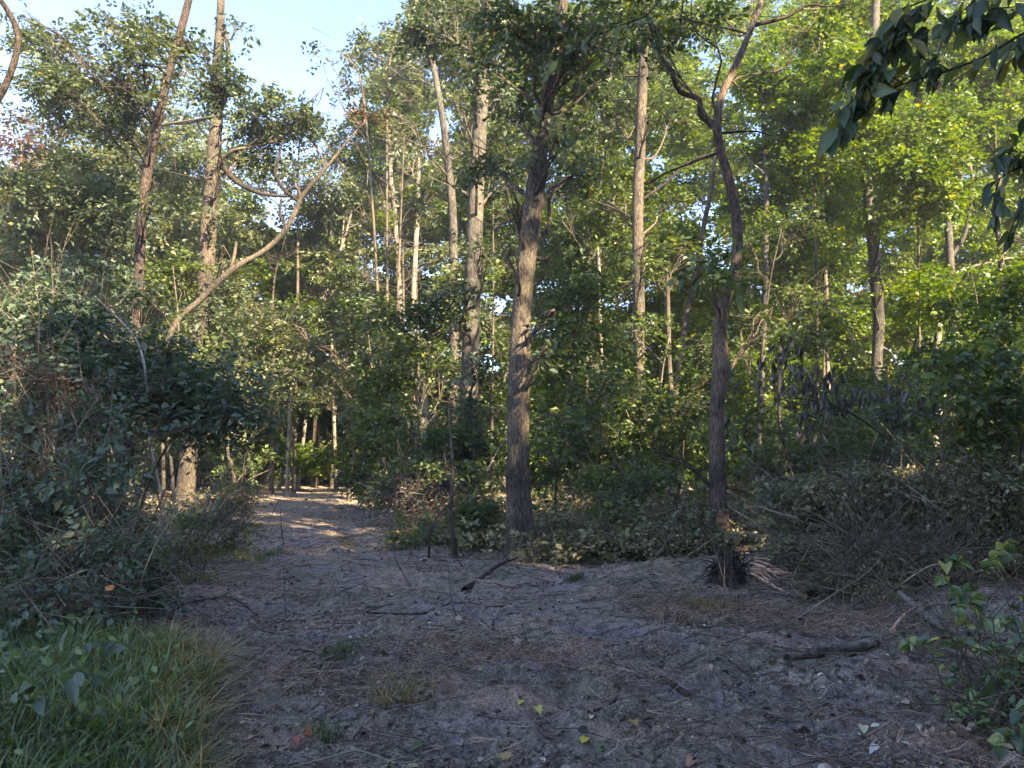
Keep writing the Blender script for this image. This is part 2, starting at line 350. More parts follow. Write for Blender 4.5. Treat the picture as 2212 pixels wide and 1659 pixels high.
def add_trunk(parent, name, pts, rad, mat, **kw):
    V, F, F3, p, r = trunk_mesh(pts, rad, **kw)
    mb = MB(); mb.add(V, F, 0, smooth=True)
    if F3 is not None: mb.v[-1] = V; mb.f.append(F3); mb.m.append(np.zeros(len(F3))); mb.sm.append(np.zeros(len(F3), bool))
    o = mb.build(name, mat, parent, origin=parent.location if parent else None)
    return o, p, r
def px2m(wpx, D): return wpx*K2*D/FPX
TW = .9

LIMB_N = 0
def tree(name, label, D, tp, wd, bark='bark_oak', blobs=(), leaf='leaf_oak', L=.11, nl=15, slen=.45, limbs=(), group=None, cat='tree',
         kind='q', ground=True, ns=12, flare=.35, burls=(), seed=None, auto_limb=True, rough=.05, cov=1.5, step=.14, droop=.25, vlo=0, vhi=1, twig=.3, limbw=.22, stubs=0):
    L = L*.86
    """tp: trunk points (dx,dy[,depth]); wd: widths in overview pixels; blobs (dx,dy,rx,ry,ddepth,cov)"""
    seed = int(rng.integers(1, 999)) if seed is None else seed
    D0 = tp[0][2] if len(tp[0]) > 2 else D
    pts = [P(q[0], q[1], q[2] if len(q) > 2 else D) for q in tp]
    rad = [px2m(w_, q[2] if len(q) > 2 else D)/2*TW for w_, q in zip(wd, tp)]
    if ground:
        z = float(height(pts[0][0], pts[0][1]))-.05
        if pts[0][2] > z+.1:
            b = pts[0].copy(); e = pts[0]-pts[1]; b[:2] += e[:2]/max(abs(e[2]), .1)*(pts[0][2]-z)*.6; b[2] = float(height(b[0], b[1]))-.05
            pts.insert(0, b); rad.insert(0, rad[0]*1.12)
        else: pts[0][2] = z
    root = thing(name, label, cat, pts[0], group)
    _, cl, cr = add_trunk(root, 'trunk', pts, rad, M[bark], ns=ns, flare=flare if ground else 0, burls=burls, seed=seed, rough=rough, step=step)
    O = np.asarray(root.location)
    for lb in limbs:
        lp, lw = lb[0], lb[1]; lm = lb[2] if len(lb) > 2 else bark
        q = [P(a[0], a[1], a[2] if len(a) > 2 else D) for a in lp]; q = [a+(rng.normal(0, .018, 3)*np.linalg.norm(q[-1]-q[0]) if 0 < i_ < len(q)-1 else 0) for i_, a in enumerate(q)]
        k = np.argmin(((cl-q[0])**2).sum(1)); 
        if ((cl[k]-q[0])**2).sum() < .6: q[0] = cl[k]
        rr = [px2m(a, D)/2 for a in lw]
        V, F, F3, _, _ = trunk_mesh(q, rr, ns=7, step=.12, rough=.07, seed=seed+3)
        MB().add(V, F, smooth=True).build('branch', M[lm], root, O)
    if blobs:
        mb = MB()
        for (dx, dy, rx, ry, dd, cv) in blobs:
            Db = D+dd; C = P(dx, dy, Db); rxm = px2m(rx, Db); rym = px2m(ry, Db)
            R = np.array([rxm, max(rxm*.8, .5), rym])
            n = area_n(rx, ry, Db, L, cv*cov, nl)
            lo = rng.uniform(vlo, vhi)
            blob_sprays(mb, C, R, n, nl, slen, L, kind='w' if leaf == 'leaf_lime' and kind == 'q' else kind, droop=droop, twig=twig, tilt=.2 if leaf in ('leaf_lime', 'leaf_mid') else .4)
            if auto_limb:
                k = np.argmin(np.abs(cl[:, 2]-(C[2]-.3*rxm-.75*np.linalg.norm(C[:2]-cl[:, :2], axis=1)))); a = cl[k]
                Ld = np.linalg.norm(C-a); mid = a*.5+C*.5+rng.normal(0, .06, 3)*Ld; q1 = a*.75+C*.25+rng.normal(0, .045, 3)*Ld; q2 = a*.25+C*.75+rng.normal(0, .05, 3)*Ld
                r0 = min(cr[k]*limbw, .045)+.006
                V, F, _, pl, _ = trunk_mesh([a, q1, mid, q2, C, C+(C-mid)*.5+rng.normal(0, .05, 3)*Ld], [r0, r0*.85, r0*.7, r0*.55, r0*.4, .004], ns=5, step=.2, rough=.05, cap=False)
                MB().add(V, F, smooth=True).build('branch', M[bark], root, O)
                m_ = 15; base = pl[rng.integers(len(pl)//3, len(pl), m_)]; tip = C+ell(m_, .8)*R*.9
                md = base*.5+tip*.5+rng.normal(0, .1, (m_, 3))*rxm
                V, F = tubes(np.stack([base, md, tip], 1), np.tile([r0*.35+.003, r0*.2+.003, .002], (m_, 1)), 3); mb.add(V, F, 1)
        if mb.v: mb.build('crown', [M[leaf], M[bark if bark != 'bark_pale' else 'twig_pale']], root, O)
    return root
def region(x0, y0, x1, y1, n, r, ry=None, dd=1.5, cov=1.3):
    out = []
    cols = max(1, int(round(math.sqrt(n*(x1-x0)/max(1, (y1-y0)))))); rows = int(math.ceil(n/cols))
    for i in range(cols):
        for j in range(rows):
            out.append((x0+(i+.5+rng.uniform(-.35, .35))*(x1-x0)/cols, y0+(j+.5+rng.uniform(-.35, .35))*(y1-y0)/rows,
                        r*rng.uniform(.75, 1.3), (ry or r*.7)*rng.uniform(.7, 1.3), rng.uniform(-dd, dd), cov*rng.uniform(.6, 1.3)))
    return out

# ---- the trees one can tell apart
tree('oak_tree', 'stout furrowed oak trunk with a seam up its foot at the bend of the track', 12.0,
     [(1127, 1208), (1122, 1120), (1119, 1000), (1120, 880), (1122, 780), (1128, 660), (1140, 540), (1152, 440), (1165, 330), (1182, 210), (1200, 120), (1222, -30)],
     [74, 64, 55, 52, 51, 48, 46, 47, 40, 36, 30, 24], 'bark_oak', ns=48, step=.05, rough=.055, seed=4, flare=.5,
     burls=((.2, 3.45, -.38, .9, .16), (0, 3.9, .12, .5, .5), (0, 2.7, .12, .5, .5), (1.6, 1.6, .15, .12), (6.0, 4.7, .3, .12), (6.5, 5.2, .35, .15), (7.0, 2.6, .2, .1), (5.2, 4.5, .22, .1)),
     limbs=[([(1148, 545), (1172, 560), (1186, 553)], [9, 6, 3]), ([(1140, 640), (1160, 610), (1190, 600)], [8, 5, 2]), ([(1150, 430), (1110, 470), (1060, 480), (1010, 460)], [9, 5, 3, 1]),
            ([(1160, 370), (1120, 350), (1090, 300)], [8, 4, 2]), ([(1195, 160), (1150, 100), (1100, 60)], [9, 6, 3]), ([(1175, 250), (1230, 230), (1290, 180), (1330, 160)], [10, 6, 4, 2]),
            ([(1120, 905), (1080, 970), (1050, 1020)], [5, 3, 1], 'bark_pale')],
     blobs=[(1150, 60, 130, 70, 0, 1.6), (1290, 70, 110, 80, -1, 1.3), (1040, 120, 80, 60, 1, .9), (1240, 190, 90, 60, 1, .9), (1130, 240, 60, 40, 1.5, .6), (1100, 20, 120, 60, -1, 1.3), (1330, 30, 90, 50, 1, 1.4),
            (1165, 770, 32, 22, -.6, 1.2), (1110, 420, 40, 30, -.8, .8), (1200, 300, 45, 30, -.8, .8), (1195, 120, 60, 40, -.8, 1.4), (1180, 690, 26, 18, -.5, .7), (1100, 560, 30, 24, -.6, .6), (1060, 350, 70, 50, 1, .7), (1240, 380, 60, 50, 2, .7)],
     leaf='leaf_oak', L=.12, slen=.5)
tree('twisted_tree', 'slim reddish tree with an S-bend and a fork, above the splintered stump', 12.7,
     [(1560, 1195), (1552, 1080), (1549, 960), (1549, 880), (1558, 800), (1555, 720), (1566, 650), (1582, 600), (1593, 540), (1590, 460), (1573, 380), (1556, 320), (1549, 265), (1560, 205), (1590, 140), (1615, 80), (1630, 40), (1660, -40)],
     [44, 38, 36, 34, 40, 33, 29, 27, 26, 24, 23, 22, 23, 19, 17, 15, 14, 10], 'bark_red', ns=22, step=.06, rough=.07, seed=9, flare=.22,
     limbs=[([(1549, 275), (1525, 250), (1500, 215), (1462, 190), (1445, 150), (1440, 115), (1415, 70), (1375, 20), (1330, -10)], [16, 14, 13, 12, 11, 10, 8, 6, 4], 'bark_dark'),
            ([(1442, 115), (1462, 70), (1468, 20), (1480, -30)], [7, 6, 5, 4], 'bark_dark'),
            ([(1440, 120), (1405, 85)], [6, 3], 'bark_dark'),
            ([(1625, 55), (1690, 35), (1745, 12), (1800, 12), (1850, -5)], [10, 8, 6, 4, 2], 'bark_dark'),
            ([(1620, 75), (1560, 55), (1500, 50), (1430, 40)], [6, 5, 4, 2], 'bark_dark'),
            ([(1558, 290), (1600, 284), (1640, 287), (1670, 295)], [7, 5, 4, 2], 'bark_dark'),
            ([(1590, 180), (1605, 195)], [6, 3], 'bark_dark'),
            ([(1545, 330), (1500, 345), (1440, 370), (1395, 400)], [7, 5, 4, 3], 'bark_dark'),
            ([(1552, 1060), (1480, 1005), (1430, 990)], [9, 6, 4], 'bark_dark'), ([(1556, 1055), (1610, 1060), (1660, 1090)], [7, 5, 3], 'bark_dark')],
     blobs=[(1480, 30, 120, 50, -1, .8), (1620, 30, 110, 50, 1, .8), (1760, 40, 110, 50, 0, .8), (1535, 590, 60, 40, -.6, .9), (1640, 700, 60, 50, 1, .5), (1380, 60, 80, 50, -1, .8)],
     leaf='leaf_mid', L=.13, slen=.5)
tree('grey_trunk_tree', 'tall straight grey trunk just left of the seamed oak', 19.0,
     [(1008, 1130), (1012, 1000), (1013, 880), (1017, 740), (1020, 620), (1026, 500), (1030, 400), (1036, 280), (1043, 160), (1050, 60), (1058, -40)],
     [46, 44, 43, 42, 41, 40, 38, 35, 34, 33, 31], 'bark_grey', ns=26, step=.08, rough=.04, seed=5,
     limbs=[([(1040, 160), (1020, 120), (1012, 50)], [8, 6, 4]), ([(1048, 60), (1100, 45), (1150, 40)], [7, 5, 3])],
     blobs=[(960, 60, 100, 70, 0, 1.4), (1000, 240, 70, 50, -1, .7), (1080, 210, 70, 50, 1, .8), (930, 340, 80, 60, 0, 1.0), (1035, 340, 50, 30, -1.2, 1.0), (1030, 150, 45, 35, -1.2, 1.2), (1000, 620, 50, 30, -1.5, 1.0), (1020, 800, 40, 26, -1.5, 1.0), (1040, 540, 36, 24, -1.5, .8), (1000, 960, 50, 40, -1.5, 1.0), (1050, 20, 60, 30, -1, 1.2), (1100, 380, 70, 60, 2, .7), (1010, 20, 100, 50, 1, 1.3), (1110, 120, 60, 60, 3, 1.0)],
     leaf='leaf_oak', L=.14, slen=.6)
tree('big_left_tree', 'broad pale-footed tree with a broken crown left of the track', 22.0,
     [(396, 1100), (402, 1040), (408, 960), (416, 860), (428, 740), (440, 640), (448, 540), (455, 430), (462, 330), (468, 250), (466, 200), (472, 110), (476, 40), (478, -40)],
     [48, 42, 39, 38, 38, 38, 38, 35, 32, 30, 26, 24, 20, 18], 'bark_oak', ns=26, step=.09, rough=.05, seed=6,
     limbs=[([(466, 340), (495, 385), (525, 405), (575, 418), (640, 425)], [14, 12, 10, 8, 6], 'bark_dark'), ([(470, 250), (485, 200), (490, 120), (485, 60)], [15, 13, 12, 8]),
            ([(465, 250), (400, 265), (355, 268)], [5, 4, 3]), ([(450, 395), (400, 380), (340, 365)], [5, 3, 2], 'bark_dark')],
     blobs=[(470, 190, 45, 70, -.5, 1.3), (450, 690, 50, 40, -1.5, 1.2), (420, 840, 45, 50, -1.5, 1.1), (470, 360, 40, 26, -1, .7), (480, 560, 40, 30, -1, .8), (450, 120, 50, 40, -1, .8), (520, 60, 35, 22, 0, .5), (560, 240, 70, 45, 0, 1.3), (620, 280, 65, 55, 1, 1.1), (540, 310, 60, 50, 1, 1.0), (650, 240, 40, 40, 0, .7),
            (460, 480, 30, 26, -.6, .6), (380, 120, 60, 50, 0, .6)],
     leaf='leaf_oak', L=.15, slen=.6)
tree('leaning_tree', 'slender tree leaning to the right, dark foot, beside the broken-crowned tree', 17.0,
     [(215, 1140), (235, 1040), (262, 950), (290, 830), (297, 700), (300, 600), (305, 500), (313, 410), (330, 310), (350, 220), (372, 130), (395, 50), (418, -40)],
     [52, 42, 36, 30, 26, 24, 24, 23, 23, 22, 20, 18, 15], 'bark_dark', ns=18, step=.08, rough=.05, seed=8,
     limbs=[([(338, 270), (400, 262), (470, 250)], [7, 5, 3], 'bark_grey'), ([(325, 320), (290, 250), (285, 160), (280, 90)], [7, 5, 4, 2], 'bark_dark'), ([(350, 300), (375, 340), (380, 370)], [6, 4, 2], 'bark_dark'),
            ([(365, 150), (300, 140), (230, 150), (180, 140)], [7, 5, 4, 2], 'bark_dark'), ([(375, 130), (420, 90), (440, 120)], [6, 4, 2])],
     blobs=[(325, 640, 40, 30, -1.5, .8), (290, 780, 50, 40, -1.5, .8), (320, 420, 40, 26, -1, .7), (350, 230, 36, 22, -1, .6), (150, 90, 90, 55, 0, .55), (240, 50, 80, 45, 1, .55), (230, 150, 80, 50, 0, 1.0), (140, 190, 80, 55, 0, 1.0), (280, 210, 60, 60, 1, .9), (190, 240, 90, 45, 1, 1.0), (330, 60, 60, 40, 0, .8), (90, 120, 60, 60, 1, .5), (310, 130, 70, 50, -1, .8), (400, 90, 40, 50, 0, .6), (60, 40, 60, 40, 0, .4), (260, 300, 60, 50, 1, .8)],
     leaf='leaf_oak', L=.13, slen=.5)
# leaning tree: the upper trunk is lighter than its foot
tree('leaning_dead_tree', 'bare dead tree leaning right with a forked crooked top over the track', 19.0,
     [(355, 750), (385, 690), (430, 650), (475, 605), (520, 570), (565, 545), (605, 510), (632, 470), (652, 425), (680, 390), (715, 350), (755, 300), (790, 262)],
     [12, 13, 14, 14, 14, 13, 13, 12, 11, 9, 8, 6, 3], 'bark_oak', ns=12, step=.1, rough=.16, seed=12, ground=False, flare=0,
     limbs=[([(500, 588), (506, 550), (510, 522)], [9, 8, 6], 'bark_red'), ([(640, 430), (612, 410), (592, 375), (600, 340), (612, 300)], [9, 8, 7, 5, 3], 'bark_dark'),
            ([(618, 490), (604, 465), (608, 430)], [8, 6, 5], 'bark_dark'), ([(650, 430), (640, 405), (615, 415)], [10, 7, 4], 'bark_red'), ([(700, 368), (690, 330), (660, 300)], [5, 3, 2])],
     blobs=[(800, 245, 24, 18, 0, 1.2)], leaf='leaf_red', L=.12, auto_limb=False)
tree('straight_tree', 'straight dark trunk with a knotted top left of the S-bend tree', 20.0,
     [(1382, 900), (1380, 780), (1380, 650), (1378, 540), (1378, 430), (1383, 320), (1386, 230), (1390, 150), (1394, 60), (1396, -40)],
     [28, 28, 28, 28, 27, 27, 26, 26, 18, 16], 'bark_oak', ns=18, step=.1, rough=.05, seed=14,
     limbs=[([(1382, 210), (1330, 215), (1290, 225)], [5, 3, 2], 'bark_dark'), ([(1390, 150), (1420, 145), (1460, 130)], [8, 5, 3], 'bark_dark'), ([(1386, 160), (1345, 165)], [7, 3], 'bark_dark'), ([(1380, 480), (1340, 460), (1290, 440), (1240, 420)], [6, 4, 3, 1], 'bark_dark'),
            ([(1383, 440), (1430, 400), (1490, 350), (1540, 330)], [8, 6, 4, 3], 'bark_dark')],
     blobs=[(1385, 560, 40, 24, -1.5, .8), (1390, 700, 45, 26, -1.5, .8), (1370, 860, 60, 40, -2, 1.0), (1400, 250, 40, 26, -1, .7), (1330, 260, 80, 60, 1, .9), (1460, 250, 70, 60, 2, .9), (1440, 440, 60, 50, 1, .8), (1320, 440, 60, 60, 1, .9), (1410, 60, 90, 60, 2, 1.2)],
     leaf='leaf_mid', L=.14, slen=.6)
tree('right_tree', 'tall trunk with a sunlit middle behind the hanging dead leaves on the right', 24.0,
     [(1891, 980), (1892, 900), (1893, 800), (1898, 700), (1893, 620), (1885, 520), (1876, 430), (1872, 380), (1880, 280), (1886, 180), (1890, 60), (1894, -40)],
     [27, 26, 25, 25, 27, 27, 24, 22, 24, 23, 22, 20], 'bark_grey', ns=18, step=.12, rough=.05, seed=15,
     limbs=[([(1895, 690), (1905, 640), (1880, 590), (1870, 560)], [7, 6, 5, 4], 'bark_pale'), ([(1884, 520), (1895, 430), (1893, 330), (1898, 250)], [10, 9, 8, 6]), ([(1893, 640), (1945, 600), (1990, 570)], [6, 4, 2], 'bark_dark'), ([(1890, 740), (1925, 760), (1940, 790)], [5, 3, 2], 'bark_pale')],
     blobs=[(1880, 250, 50, 30, -1.5, 1.0), (1890, 480, 50, 26, -1.5, .9), (1900, 600, 36, 20, -1.5, .6), (1890, 850, 50, 40, -2, 1.0), (1830, 120, 100, 70, 1, 1.1), (1960, 110, 110, 70, 1, 1.2), (1780, 260, 80, 60, 2, 1.0), (1980, 300, 90, 60, 1, 1.2), (1900, 30, 120, 50, 1, 1.2)],
     leaf='leaf_lime', L=.15, slen=.6)
tree('pale_tree', 'pale slanting tree behind the tall grey trunk', 24.0,
     [(985, 1010), (982, 860), (981, 720), (980, 600), (979, 500), (975, 420), (962, 300), (945, 190), (928, 110), (905, 40), (890, -40)],
     [22, 22, 22, 22, 21, 20, 17, 15, 15, 13, 12], 'bark_grey', ns=14, step=.14, seed=16,
     blobs=[(900, 150, 70, 60, 0, 1.0), (860, 60, 80, 60, 1, 1.2), (1000, 330, 50, 50, 1, .5), (870, 260, 70, 50, 0, .9), (820, 120, 50, 60, 2, .9)],
     leaf='leaf_oak', L=.15, slen=.6)
tree('background_tree', 'thin upright trunk right of the S-bend tree, sunlit foot', 23.0,
     [(1640, 930), (1644, 850), (1652, 650), (1655, 500), (1655, 380), (1650, 290), (1648, 200), (1645, 120)], [14, 14, 13, 14, 13, 12, 11, 9], 'bark_grey', seed=17, ns=10,
     limbs=[([(1655, 380), (1625, 350), (1600, 320)], [6, 4, 3], 'bark_pale')],
     blobs=[(1690, 170, 90, 70, 0, 1.2), (1700, 330, 80, 60, 1, 1.1), (1620, 440, 60, 50, 1, .8), (1730, 480, 70, 60, 1, 1.2)], leaf='leaf_lime', L=.15, slen=.6)
tree('background_tree', 'thin leaning trunk seen between the straight trunk and the S-bend tree', 26.0,
     [(1480, 700), (1492, 650), (1512, 540), (1522, 480), (1538, 400), (1545, 330)], [15, 14, 13, 12, 10, 8], 'bark_oak', seed=18, ns=10,
     blobs=[(1500, 400, 60, 50, 2, .6), (1470, 560, 60, 50, 2, .9)], leaf='leaf_mid', L=.16, slen=.6)
tree('background_tree', 'twin-stemmed pale trunk at the upper right edge under lime leaves', 27.0,
     [(2055, 900), (2058, 700), (2052, 560), (2046, 450), (2038, 370), (2025, 280), (2020, 180)], [18, 18, 19, 18, 16, 15, 12], 'bark_grey', seed=19, ns=10,
     limbs=[([(2052, 590), (2110, 570), (2190, 555)], [8, 6, 4], 'bark_pale'), ([(2050, 560), (2085, 500), (2100, 400), (2080, 300)], [10, 9, 8, 7])],
     blobs=[(2060, 180, 110, 70, 0, 1.2), (2150, 300, 90, 70, 1, 1.2), (2100, 440, 90, 50, 1, .8), (2150, 100, 100, 60, 1, 1.1)], leaf='leaf_lime', L=.16, slen=.7)
tree('background_tree', 'thin dark trunk farthest right behind the lime leaves', 24.0,
     [(2170, 800), (2168, 680), (2162, 560), (2155, 480), (2158, 380)], [12, 12, 13, 12, 10], 'bark_oak', seed=20, ns=8,
     blobs=[(2150, 640, 70, 60, 1, 1.2), (2190, 520, 70, 50, 0, .9)], leaf='leaf_lime', L=.15, slen=.6)
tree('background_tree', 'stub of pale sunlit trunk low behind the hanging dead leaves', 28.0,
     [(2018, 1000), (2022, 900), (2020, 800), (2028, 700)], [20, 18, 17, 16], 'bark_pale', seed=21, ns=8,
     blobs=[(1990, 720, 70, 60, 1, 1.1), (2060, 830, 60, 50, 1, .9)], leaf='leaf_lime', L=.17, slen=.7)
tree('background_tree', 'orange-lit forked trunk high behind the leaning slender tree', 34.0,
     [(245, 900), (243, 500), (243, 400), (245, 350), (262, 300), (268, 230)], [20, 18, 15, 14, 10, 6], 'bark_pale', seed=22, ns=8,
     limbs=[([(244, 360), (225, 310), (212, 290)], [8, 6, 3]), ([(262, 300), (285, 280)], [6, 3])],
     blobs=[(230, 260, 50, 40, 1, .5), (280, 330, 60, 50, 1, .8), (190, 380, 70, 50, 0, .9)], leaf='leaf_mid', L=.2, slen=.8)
tree('birch_tree', 'thin whitish trunk standing at the left edge of the track', 30.0,
     [(622, 1010), (624, 940), (628, 880), (634, 800)], [9, 8, 8, 7], 'bark_pale', seed=23, ns=8,
     blobs=[(640, 800, 60, 50, 0, 1.2), (600, 860, 50, 40, 1, 1.0), (660, 720, 70, 60, 1, 1.2)], leaf='leaf_mid', L=.19, slen=.7)
for (xx, yb, yt, dd, ww, lab) in [(716, 985, 925, 44, 5, 'thin white stem at the far end of the track'), (742, 985, 900, 46, 9, 'dark thicker stem at the far end of the track'),
                              (820, 975, 900, 36, 7, 'pinkish slanting stem right of the far end of the track'), (803, 970, 905, 38, 8, 'short pinkish stem left of the slanting one by the track'),
                              (912, 1000, 880, 30, 22, 'thick sunlit stem in a leafy gap left of the grey trunk'), (520, 1000, 900, 33, 10, 'shaded stem between birch and broken-crowned tree'), 
                              (1010, 800, 640, 40, 10, 'dim distant stem directly behind the grey trunk'), (1300, 880, 590, 22, 9, 'thin sun-flecked stem between oak and straight trunk'),
                              (1448, 900, 640, 19, 12, 'thin dark stem right of the straight trunk'), (1305, 1150, 880, 17, 8, 'crooked pinkish stem low between oak and S-bend tree'),
                              (1790, 950, 640, 26, 10, 'thin stem left of the sunlit right-hand trunk'), (1690, 700, 560, 30, 9, 'faint distant stem right of the S-bend tree'),
                              (900, 560, 400, 32, 12, 'sun-orange stem in the leaves left of the grey trunk'), (848, 470, 330, 34, 11, 'short sunlit stem under the blue gap in the leaves')]:
    jx = rng.uniform(-6, 6)
    tree('sapling' if dd < 30 else 'distant_tree', lab, dd, [(xx-jx, yb), (xx+jx*.5, (yb+yt)/2), (xx+jx, yt), (xx+jx*1.6, yt-60)], [ww*1.1, ww, ww*.9, ww*.5], 'bark_pale' if 'dark' not in lab and 'shaded' not in lab else 'bark_oak',  # stem labelled shaded takes the darker bark, shade put into its colour
         ns=8, step=.3, blobs=[(xx+rng.uniform(-30, 30), yt-40, 45, 32, 1, 1.0), (xx+rng.uniform(-40, 40), yt-90, 45, 32, 2, 1.0)], leaf='leaf_mid', L=.17 if dd < 30 else .22, slen=.7)
# pale dead snags in the gap above the track
for (x0, y0, x1, y1, lab) in [(695, 620, 722, 430, 'pale bare snag above the track, the upright one'), (705, 620, 765, 440, 'pale bare snag above the track, leaning far right'), (712, 600, 690, 390, 'pale bare snag above the track, leaning left')]:
    r = tree('dead_snag', lab, 36, [(x0, y0), ((x0+x1)/2+4, (y0+y1)/2), (x1, y1), (x1+(x1-x0)*.3, y1-50)], [8, 7, 5, 2], 'bark_pale', ns=6, step=.4, group='bare snags above the track',
             limbs=[([((x0+x1)/2, (y0+y1)/2), (x1-20+rng.uniform(-9, 9), y1+10), (x1-30, y1-50)], [4, 3, 1]), ([(x1, y1), (x1+25, y1-30), (x1+30, y1-70)], [3, 2, 1]), ([((x0+x1)/2, (y0+y1)/2-40), (x1+30, y1+30), (x1+45, y1-20)], [3, 2, 1])])

# ---- understory trees: (label, depth, trunk x, base y, crown region x0 y0 x1 y1, clumps, radius, leaf, coverage)
UNDER = [
 ('airy oak crown high in the upper left corner behind the leaning slender trunk', 28, 60, 700, (-20, 40, 300, 330), 9, 58, 'leaf_oak', .6),
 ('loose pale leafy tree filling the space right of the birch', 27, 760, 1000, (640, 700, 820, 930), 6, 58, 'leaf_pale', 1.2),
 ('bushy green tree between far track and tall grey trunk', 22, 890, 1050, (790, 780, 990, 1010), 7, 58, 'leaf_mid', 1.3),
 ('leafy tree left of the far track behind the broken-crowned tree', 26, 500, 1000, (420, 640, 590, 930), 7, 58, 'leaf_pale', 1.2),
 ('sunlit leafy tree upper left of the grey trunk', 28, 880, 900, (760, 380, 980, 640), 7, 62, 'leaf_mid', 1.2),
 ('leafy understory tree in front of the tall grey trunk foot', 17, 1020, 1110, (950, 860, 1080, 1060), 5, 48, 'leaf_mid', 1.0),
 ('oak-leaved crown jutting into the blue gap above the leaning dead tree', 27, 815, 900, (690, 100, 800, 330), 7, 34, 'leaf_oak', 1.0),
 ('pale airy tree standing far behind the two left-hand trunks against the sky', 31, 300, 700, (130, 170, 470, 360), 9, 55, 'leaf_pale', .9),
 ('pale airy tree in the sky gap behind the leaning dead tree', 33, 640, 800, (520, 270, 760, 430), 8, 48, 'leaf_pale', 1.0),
 ('sunlit filler tree low between grey trunk and oak', 27, 1080, 1000, (1000, 800, 1130, 1010), 4, 50, 'leaf_lime', .8),
 ('sunlit yellow-green growth low behind the S-bend trunk', 24, 1560, 1050, (1440, 880, 1700, 1060), 6, 50, 'leaf_lime', .8),
 ('sunlit yellow-green growth low right of the oak', 24, 1250, 1050, (1160, 900, 1400, 1090), 6, 50, 'leaf_lime', .8),
 ('sunlit thin growth behind the dead brush heap', 22, 1850, 1050, (1720, 900, 2020, 1040), 6, 50, 'leaf_lime', .8),
 ('dark green understory tree filling the upper left edge', 20, 120, 900, (0, 380, 280, 640), 7, 75, 'leaf_oak', 1.5),
 ('tall leafy tree behind the leaning slender trunk', 26, 350, 900, (180, 330, 520, 640), 9, 70, 'leaf_pale', 1.4),
 ('reddish-tipped small tree against the sky at the left edge', 22, 30, 700, (0, 270, 90, 420), 4, 45, 'leaf_red', .9),
 ('leafy sapling between the two left-hand trunks', 19, 370, 1000, (310, 560, 450, 900), 6, 50, 'leaf_mid', 1.2),
 ('sunlit yellow-green tree above the track', 32, 590, 950, (500, 500, 700, 760), 7, 60, 'leaf_lime', 1.3),
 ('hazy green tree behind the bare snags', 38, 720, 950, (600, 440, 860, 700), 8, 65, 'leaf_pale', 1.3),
 ('dark drooping tree right of the track end', 24, 830, 1000, (690, 640, 880, 900), 7, 62, 'leaf_oak', 1.6),
 ('dense green tree left of the tall grey trunk', 20, 900, 1080, (820, 560, 1000, 930), 9, 60, 'leaf_mid', 1.5),
 ('leafy mass high left of the grey trunk', 27, 850, 900, (790, 280, 960, 560), 7, 60, 'leaf_pale', 1.4),
 ('upper canopy tree bordering the blue gap', 30, 830, 900, (790, 60, 930, 330), 6, 55, 'leaf_pale', 1.2),
 ('thin-leaved tree in the gap between grey trunk and oak', 23, 1070, 1100, (1040, 420, 1120, 900), 7, 50, 'leaf_mid', 1.2),
 ('leafy understory tree right behind the oak', 16, 1210, 1130, (1150, 600, 1330, 960), 8, 65, 'leaf_mid', 1.2),
 ('light green tree high right of the oak', 24, 1260, 1000, (1200, 240, 1400, 620), 9, 62, 'leaf_mid', 1.2),
 ('yellow-green tree behind the straight dark trunk', 29, 1420, 950, (1300, 480, 1520, 820), 9, 65, 'leaf_lime', 1.1),
 ('green tree before the straight trunk, low and spreading', 17, 1440, 1120, (1330, 700, 1540, 990), 8, 58, 'leaf_mid', 1.2),
 ('spreading tree behind the S-bend trunk', 19, 1640, 1050, (1580, 480, 1780, 800), 8, 65, 'leaf_mid', 1.2),
 ('bright lime tree over the dead hanging leaves', 26, 1780, 1000, (1680, 420, 1880, 760), 8, 65, 'leaf_lime', 1.3),
 ('lime-green tree in the upper right', 23, 1760, 1000, (1660, 60, 1860, 430), 9, 68, 'leaf_lime', 1.2),
 ('lime canopy behind the near dark branch', 22, 1990, 1000, (1860, 230, 2120, 470), 8, 70, 'leaf_lime', 1.3),
 ('green tree at the right edge, mid height', 21, 2130, 1050, (1960, 560, 2212, 820), 8, 70, 'leaf_lime', 1.2),
 ('shaded understory tree low on the right', 17, 1950, 1080, (1760, 800, 2020, 1000), 7, 62, 'leaf_mid', 1.0),
 ('shaded shrubby tree low between oak and S-bend trunk', 15, 1300, 1130, (1170, 860, 1400, 1050), 7, 60, 'leaf_mid', .9),
 ('low shaded shrubby tree right of the straight trunk', 16, 1470, 1120, (1380, 900, 1560, 1080), 6, 52, 'leaf_mid', .8),
 ('upper right canopy tree at the frame edge', 26, 2160, 1000, (2060, 20, 2230, 260), 6, 65, 'leaf_lime', 1.1),
 ('pale leafy tree high behind the oak top', 30, 1290, 900, (1220, 20, 1480, 260), 7, 68, 'leaf_mid', 1.1),
]
for (lab, D, tx, by, rg, n, r, lf, cv) in UNDER:
    x0, y0, x1, y1 = rg; L = .11+.0038*max(0, D-12)
    cx = (x0+x1)/2
    tree('understory_tree' if D < 25 else 'woodland_tree', lab, D, [(tx, by), (tx+rng.uniform(-10, 10), by*.6+y1*.4), ((tx+cx)/2+rng.uniform(-12, 12), (y0+y1)/2), (cx+rng.uniform(-20, 20), y0+15)],
         [8, 7, 5, 2], rng.choice(['bark_oak', 'twig']), blobs=region(x0, y0, x1, y1, n, r, dd=2.0, cov=cv), leaf=lf, L=L, slen=.5+.01*D, ns=8, step=.3)

